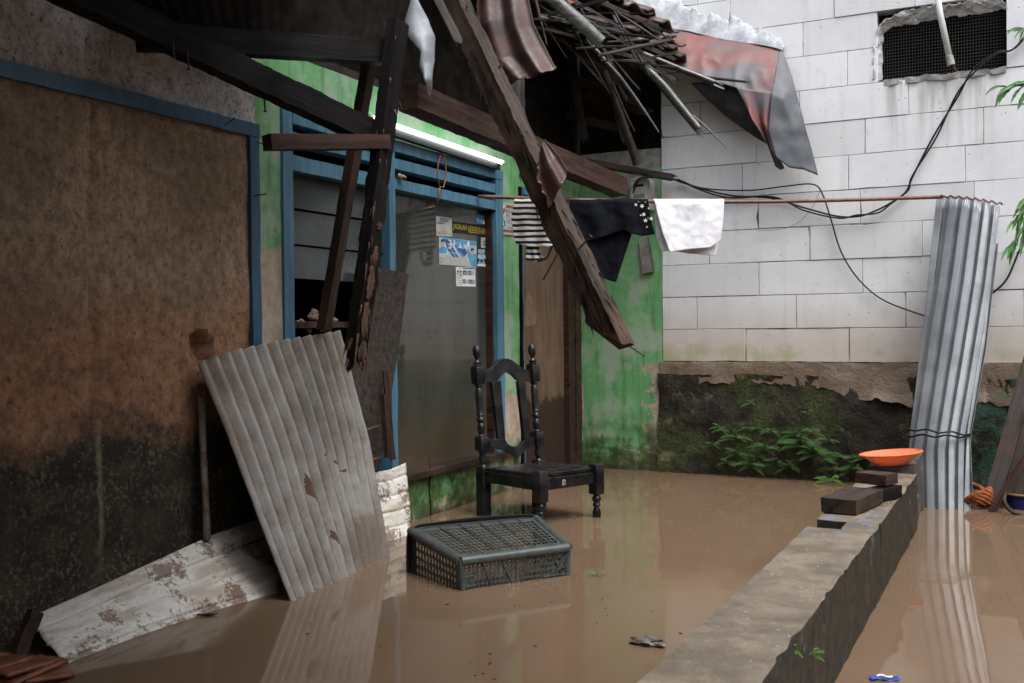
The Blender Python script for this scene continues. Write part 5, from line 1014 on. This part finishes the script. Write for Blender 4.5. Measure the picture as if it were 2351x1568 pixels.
zs('sheet', None, [(2150, 454), (2122, 730), (2088, 1005), (2084, 1168)], [(2240, 470), (2200, 800), (2160, 1010), (2150, 1168)], 3.0, .02, .045, 110, .3)
zs('sheet', None, [(2240, 480), (2240, 700), (2200, 1000), (2180, 1168)], [(2293, 560), (2265, 800), (2229, 1005), (2236, 1168)], 2.0, .02, .05, 80, .2)
e_ = MB(); e_.tube([at(2150+152*i/24, 451+18*(i/24)**2+3*math.sin(i*2.1), y=-.20-.03*math.sin(math.pi*i/24)) for i in range(25)], .006, 6); e_.build('rusted_edge', M['rod'], zb, 50)
for k, (ya, yb) in enumerate(((985, 997), (1000, 1002))):
    P = [at(2085+140*i/12, ya+(yb-ya)*i/12+3*math.sin(i*1.3+k), y=yy(1000)-.09*math.sin(math.pi*i/12)-.015) for i in range(13)]+[at(2228, 998, y=-.45), at(2150, 985, y=-.40), at(2085, ya, y=yy(1000)+.06)]
    P.append(P[0]); MB().tube(P, .005, 7).build('cord', M['cable'], zb, 1)
# ------------------------------------------------------------------ things on the low wall
WG = 'wood offcuts on the low wall'
wz = ZT+.004
def offcut(name, label, cpx, z0, L, w_, h, ang, mat, seed):
    c = at(*cpx, z=z0+h/2); d = V((math.cos(ang), math.sin(ang), 0)); return timber(name, label, 'wood block', c-d*L/2, c+d*L/2, w_, h, M[mat], jit=.004, seed=seed, group=WG)
offcut('wood_offcut', 'thick dark wood block lying flat on the low wall', (1958, 1148), wz, .31, .125, .050, math.radians(80), 'wood_dark', 51)
offcut('wood_offcut', 'dark wood batten beneath the small top block', (2006, 1136), wz, .30, .07, .045, math.radians(68), 'wood_black', 52)
offcut('wood_offcut', 'small reddish brown block resting across the dark blocks', (2012, 1097), wz+.052, .10, .125, .040, math.radians(72), 'wood_red', 53)
gr_ = MB(); rnd = random.Random(8)
for k in range(170):
    y_ = rnd.uniform(-4.6, -1.35); p = V((rnd.uniform(X0+.008, X1-.008), y_, ZT+.001))
    if -2.8 < y_ < -2.58: continue
    r = rnd.choice((.0012, .0016, .002, .0035)); gr_.add([p+V((r, 0, 0)), p+V((-.4*r, .9*r, 0)), p+V((-.6*r, -.8*r, 0)), p+V((0, 0, r*1.1))], [(0, 1, 3), (1, 2, 3), (2, 0, 3)])
o = gr_.build('grit', M['mortar_grey'], cw); o['kind'] = 'stuff'
pc = at(2048, 1066, z=ZT+.028); pl = thing('orange_plate', 'translucent orange plastic bowl plate on the end of the low wall', 'plate', pc)
ax = V((-.10, .0, 1)).normalized()
MB().lathe([(.0, .003), (.072, .0), (.080, .004), (.096, .024), (.128, .046), (.136, .050), (.137, .054), (.128, .051), (.094, .029), (.077, .008), (.0, .006)], pc, 48, ax).build('bowl', M['orange'], pl, 1)
rp = [pc+ax*.052+(ax.orthogonal().normalized()*math.cos(t_*.1309)+ax.cross(ax.orthogonal().normalized())*math.sin(t_*.1309))*.136 for t_ in range(49)]
MB().tube(rp, .0042, 6, False).build('rim', M['orange_rim'], pl, 1)
# ------------------------------------------------------------------ right edge: planks, bucket, rag
RG = 'planks leaning at the right edge'
timber('leaning_plank', 'dark reddish plank leaning at the right edge, nearest the zinc bundle', 'plank', at(2262, 1205, y=-.70), at(2375, 800, y=-.25), .03, .075, M['wood_dark'], up=(1, 0, 0), jit=.004, seed=61, group=RG)
timber('leaning_plank', 'wide brown plank leaning at the far right edge', 'plank', at(2318, 1180, y=-.60), at(2420, 790, y=-.20), .03, .12, M['wood_dark'], up=(1, 0, 0), jit=.004, seed=62, group=RG)
timber('thin_branch', 'thin reddish branch crossing the planks at the right edge', 'stick', at(2272, 1182, y=-.74), at(2380, 1010, y=-.55), .022, .022, M['wood_red'], jit=.004, seed=63)
bu = thing('blue_bucket', 'blue plastic bucket floating at the right edge', 'bucket', at(2346, 1168, z=0))
bp_ = at(2352, 1164, z=0); MB().lathe([(.0, -.08), (.085, -.08), (.105, .06), (.110, .062), (.110, .07), (.100, .07), (.085, -.04), (.0, -.05)], bp_, 32).build('pail', M['blue_plastic'], bu, 40); MB().tube([bp_+V((.112*math.cos(k*.2618), .112*math.sin(k*.2618), .072)) for k in range(25)], .006, 8, False).build('rim', plain('ochre rim', (.22, .13, .06), .6, .2, 30), bu, 1)
wire('hose', 'tan cable lying in the water by the blue bucket', [(2310, 1128, -.72), (2306, 1150, -.76), (2320, 1172, -.78), (2351, 1184, -.76), (2400, 1190, -.74)], .009, 'wood_brown', cat='cable')
rg = MB(); rc = at(2246, 1150, z=.035)
for k in range(9):
    a = k*.7; rg.tube([rc+V((.075*math.cos(a+t_*.45)*(1-.03*k), .05*math.sin(a+t_*.45), -.04+.012*k+.02*math.sin(t_+k))) for t_ in range(8)], [.006, .012, .014, .013, .014, .012, .012, .005], 7)
tag(rg.build('rag_bundle', M['rag'], None, 1), 'crumpled orange brown rag beside the zinc bundle', 'rag')
# ------------------------------------------------------------------ plants
def frond(mb, p, d, up, L, n, w_, droop=.5, jag=.35):
    p = V(p); d = V(d).normalized(); up = V(up); step = L/n; pts = [p]
    for i in range(n):
        d = (d+V((0, 0, -droop/n))).normalized(); p = p+d*step; pts.append(p)
    for i in range(1, n+1):
        t = i/n; a = pts[i]; dd = (pts[i]-pts[i-1]).normalized(); s = dd.cross(up).normalized(); nn = s.cross(dd)
        l = w_*math.sin(math.pi*min(1, t*.80+.17))*(1+random.uniform(-.2, .2)); h = step*.36
        for sg in (-1, 1):
            tip = a+s*sg*l+dd*l*jag+nn*random.uniform(-.15, .12)*l
            m_ = a.lerp(tip, .5)
            mb.add([a-dd*h*.4, m_-dd*h+nn*.002, tip, m_+dd*h+nn*.002], [(0, 1, 2), (0, 2, 3)])
    mb.tube(pts[::max(1, n//5)]+[pts[-1]], [.0012]*len(pts[::max(1, n//5)])+[.0004], 4, False)
def fern(label, px, n, L, mat='fern', yy_=-.02, spread=1.0, seed=0, group='ferns on the mossy foundation', zc=None):
    random.seed(seed); p = at(*px, y=yy_) if zc is None else at(*px, z=zc); o = thing('wall_fern', label, 'fern', p, group); mb = MB()
    for k in range(n):
        a = -1.45*spread+2.9*spread*(k+.5)/n+random.uniform(-.25, .25)
        d = V((math.sin(a), -.55-random.uniform(0, .4), math.cos(a)*.75-.1)); l = L*random.uniform(.6, 1.1)
        frond(mb, p+V((random.uniform(-.015, .015), 0, random.uniform(-.01, .01))), d, (0, -.8, .6), l, max(9, int(l/.0052)), l*.12, .7)
    mb.build('fronds', M[mat], o); return o
ferns = [((1695, 1040), 8, .13, 'left low fern clump on the mossy wall'), ((1672, 1060), 6, .10, 'small leftmost fern just above the waterline'), ((1760, 1030), 9, .16, 'middle fern clump on the mossy wall'), ((1785, 1062), 8, .14, 'fern clump low at the water below the middle one'), ((1845, 1020), 12, .20, 'largest bushy fern on the mossy wall'), ((1878, 1042), 10, .17, 'fern just right of the largest bushy one'), ((1905, 1078), 7, .10, 'fern at the waterline nearest the low wall'), ((1960, 1078), 9, .13, 'fern growing behind the low wall blocks'), ((1722, 925), 4, .075, 'tiny fern sprouting from the crack highest on the dark wall'), ((1712, 985), 4, .06, 'tiny fern in the middle of the crack'), ((1855, 945), 3, .05, 'tiny solitary sprout above the bushy fern'), ((1930, 985), 4, .05, 'tiny sprout high on the right of the dark wall'), ((1740, 985), 4, .08, 'thin pale fern between crack and clumps')]
for i, (px, n, L, lb) in enumerate(ferns): fern(lb, px, int(n*1.7), L*.85, 'fern', -.03, 1.0, 100+i)
more_f = [((1640, 1020), 'pale sprig low at the left end of the mossy wall'), ((1655, 985), 'sparse sprig above the leftmost low fern'), ((1725, 1068), 'sprig at the waterline under the left fern clump'), ((1740, 1052), 'sprig between the left and middle fern clumps'), ((1815, 1070), 'low sprig at the waterline under the largest fern'), ((1825, 995), 'sprig on the upper left side of the largest fern'), ((1868, 990), 'sprig on the upper right side of the largest fern'), ((1900, 1010), 'sprig standing right of the upper fern mass'), ((1930, 1050), 'sprig between the fern mass and low wall'), ((1770, 990), 'sprig above the middle fern clump'), ((1985, 1050), 'sprig directly left of the orange bowl'), ((1690, 1005), 'sprig directly above the left fern clump')]
for i, (px, lb) in enumerate(more_f): fern(lb, px, 9, .085+.02*(i % 3), 'fern', -.03, 1.1, 160+i)
fern('bright young fern floating at the foot of the dark wall', (1908, 1103), 5, .13, 'fern_light', -.10, 1.0, 130)
fern('light green fern sprouting beside the plate on the low wall', (2062, 1108), 4, .12, 'fern_light', -1.15, .9, 131, 'ferns on the low wall'); fern('small light fern lower on the low wall side', (2085, 1130), 3, .08, 'fern_light', -1.2, .9, 132, 'ferns on the low wall')
fern('bright sprig growing from the broken edge of the low wall', (1815, 1492), 7, .045, 'fern_light', None, 1.0, 133, 'ferns on the low wall', ZT-.03); fern('tiny sprig on the side of the low wall', (1880, 1500), 3, .035, 'fern_light', None, 1.0, 134, 'ferns on the low wall', .18)
fern('green fern behind the leaning planks', (2310, 915), 4, .11, 'fern', -.05, .9, 135); fern('moss tuft inside the notch of the low wall', (1900, 1198), 6, .03, 'moss_tuft', None, 1.2, 136, 'ferns on the low wall', .16)
# tree twigs reaching in from the right
random.seed(21)
def twig(label, start, mid, end, yy_, L, n):
    P = [at(*q, y=yy_) for q in (start, mid, end)]; o = thing('leafy_twig', label, 'twig', P[0], 'tree twigs at the right edge'); path = [P[0].lerp(P[1], t_/8).lerp(P[1].lerp(P[2], t_/8), t_/8) for t_ in range(9)]
    MB().tube(path, [.004-.0003*i for i in range(9)], 6).build('stem', M['leaf'], o, 1); lf = 0
    for k in range(n):
        q = path[min(8, 1+k*7//n)]; dd = (path[min(8, 2+k*7//n)]-path[max(0, k*7//n)]).normalized(); spread_ = random.uniform(.2, .9)
        for sg in (-1, 1):
            d = (dd*.9+V((0, 0, 1))*sg*spread_+V((random.uniform(-.2, .2), -.35, -.15))).normalized(); l = L*random.uniform(.7, 1.1); mb = MB(); m_ = 8; pts = []; p = q.copy(); e = d.copy()
            for i in range(m_+1): pts.append(p.copy()); e = (e+V((0, 0, -.17))).normalized(); p = p+e*l/m_
            s = e.cross(V((.3, -1, .2))).normalized(); vs = []
            for i, p_ in enumerate(pts):
                w_ = l*.085*math.sin(math.pi*min(1, i/m_*.93+.05))*(1 if i % 2 else .72); vs += [p_+s*w_, p_+V((0, .006, -.004)), p_-s*w_]
            mb.add(vs, [(i*3+j, i*3+j+1, (i+1)*3+j+1, (i+1)*3+j) for i in range(m_) for j in (0, 1)]); mb.build('leaf', M['leaf'], o, 1)
twig('leafy twig highest at the right edge beside the opening', (2440, 40), (2380, 60), (2325, 72), -.55, .10, 5)
twig('leafy twig just below the wall opening at the right edge', (2440, 215), (2370, 190), (2295, 200), -.55, .125, 9)
twig('drooping leafy twig beside the top of the zinc bundle', (2440, 400), (2365, 440), (2330, 520), -.6, .14, 9)
twig('lowest leafy twig hanging past the zinc bundle', (2430, 470), (2360, 500), (2318, 575), -.6, .13, 8)
# ------------------------------------------------------------------ floating litter
fl = at(1490, 1475, z=.008); tag(MB().blob(fl, .045, .022, .016, 3, 3, .8).build('plastic_scrap', plain('grey plastic bag', (.13, .115, .10), .3, .5, 60), None, 40), 'crumpled grey plastic scrap floating in the brown water', 'litter')
lt = at(2031, 1558, z=.004); mb = MB().grid(lambda u, v: lt+(_r0*(u-.5)*.075+lvl(0, 1, 0)*(v-.5)*.022-_r0*0)+V((0, 0, .004*math.sin(u*7)+.003*math.sin(v*9))), 16, 6); wl_ = tag(mb.build('candy_wrapper', plain('blue wrapper', (.02, .06, .32), .3, .6, 70), None, 1, solid=.0008), 'small blue wrapper floating at the bottom edge', 'litter')
MB().grid(lambda u, v: lt+(_r0*(u-.5)*.04+lvl(0, 1, 0)*(v-.5)*.010)+V((0, 0, .0075+.003*math.sin(u*6))), 8, 3).build('print_patch', M['white'], wl_, solid=.0005)
lf = at(476, 1411, z=.004); mb = MB().grid(lambda u, v: lf+lvl((u-.5)*.075, (v-.5)*.026*math.sin(math.pi*min(1, max(0, u*.94+.03))), 0)+V((0, 0, .008*(u-.5)**2)), 14, 4); tag(mb.build('dead_leaf', M['wood_black'], None, 1, solid=.001), 'dark dead leaf floating before the long white panel', 'leaf')
random.seed(5); tw_ = at(1370, 1318, z=.004); mb = MB()
for k in range(7): a = k*.9; mb.add([tw_, tw_+V((math.cos(a)*.02, math.sin(a)*.02, .006)), tw_+V((math.cos(a)*.045, math.sin(a)*.045, .003)), tw_+V((math.cos(a+.35)*.022, math.sin(a+.35)*.022, .005))], [(0, 1, 2, 3)])
tag(mb.build('green_sprig', M['fern'], None), 'green sprig floating beside the basket', 'sprig')
db = MB(); rnd = random.Random(3)
for k in range(34):
    p = at(rnd.gauss(1150, 330), rnd.uniform(1290, 1560), z=.0015); a = rnd.uniform(0, 3.1); l = rnd.choice((.003, .004, .006, .012)); db.bar(p-V((math.cos(a), math.sin(a), 0))*l/2, p+V((math.cos(a), math.sin(a), 0))*l/2, .0025, .002)
o = db.build('floating_debris', M['wood_dark']); o['kind'] = 'stuff'; o['label'] = 'tiny dark bits of debris floating on the brown water'; o['category'] = 'debris'
bpy.context.view_layer.update()
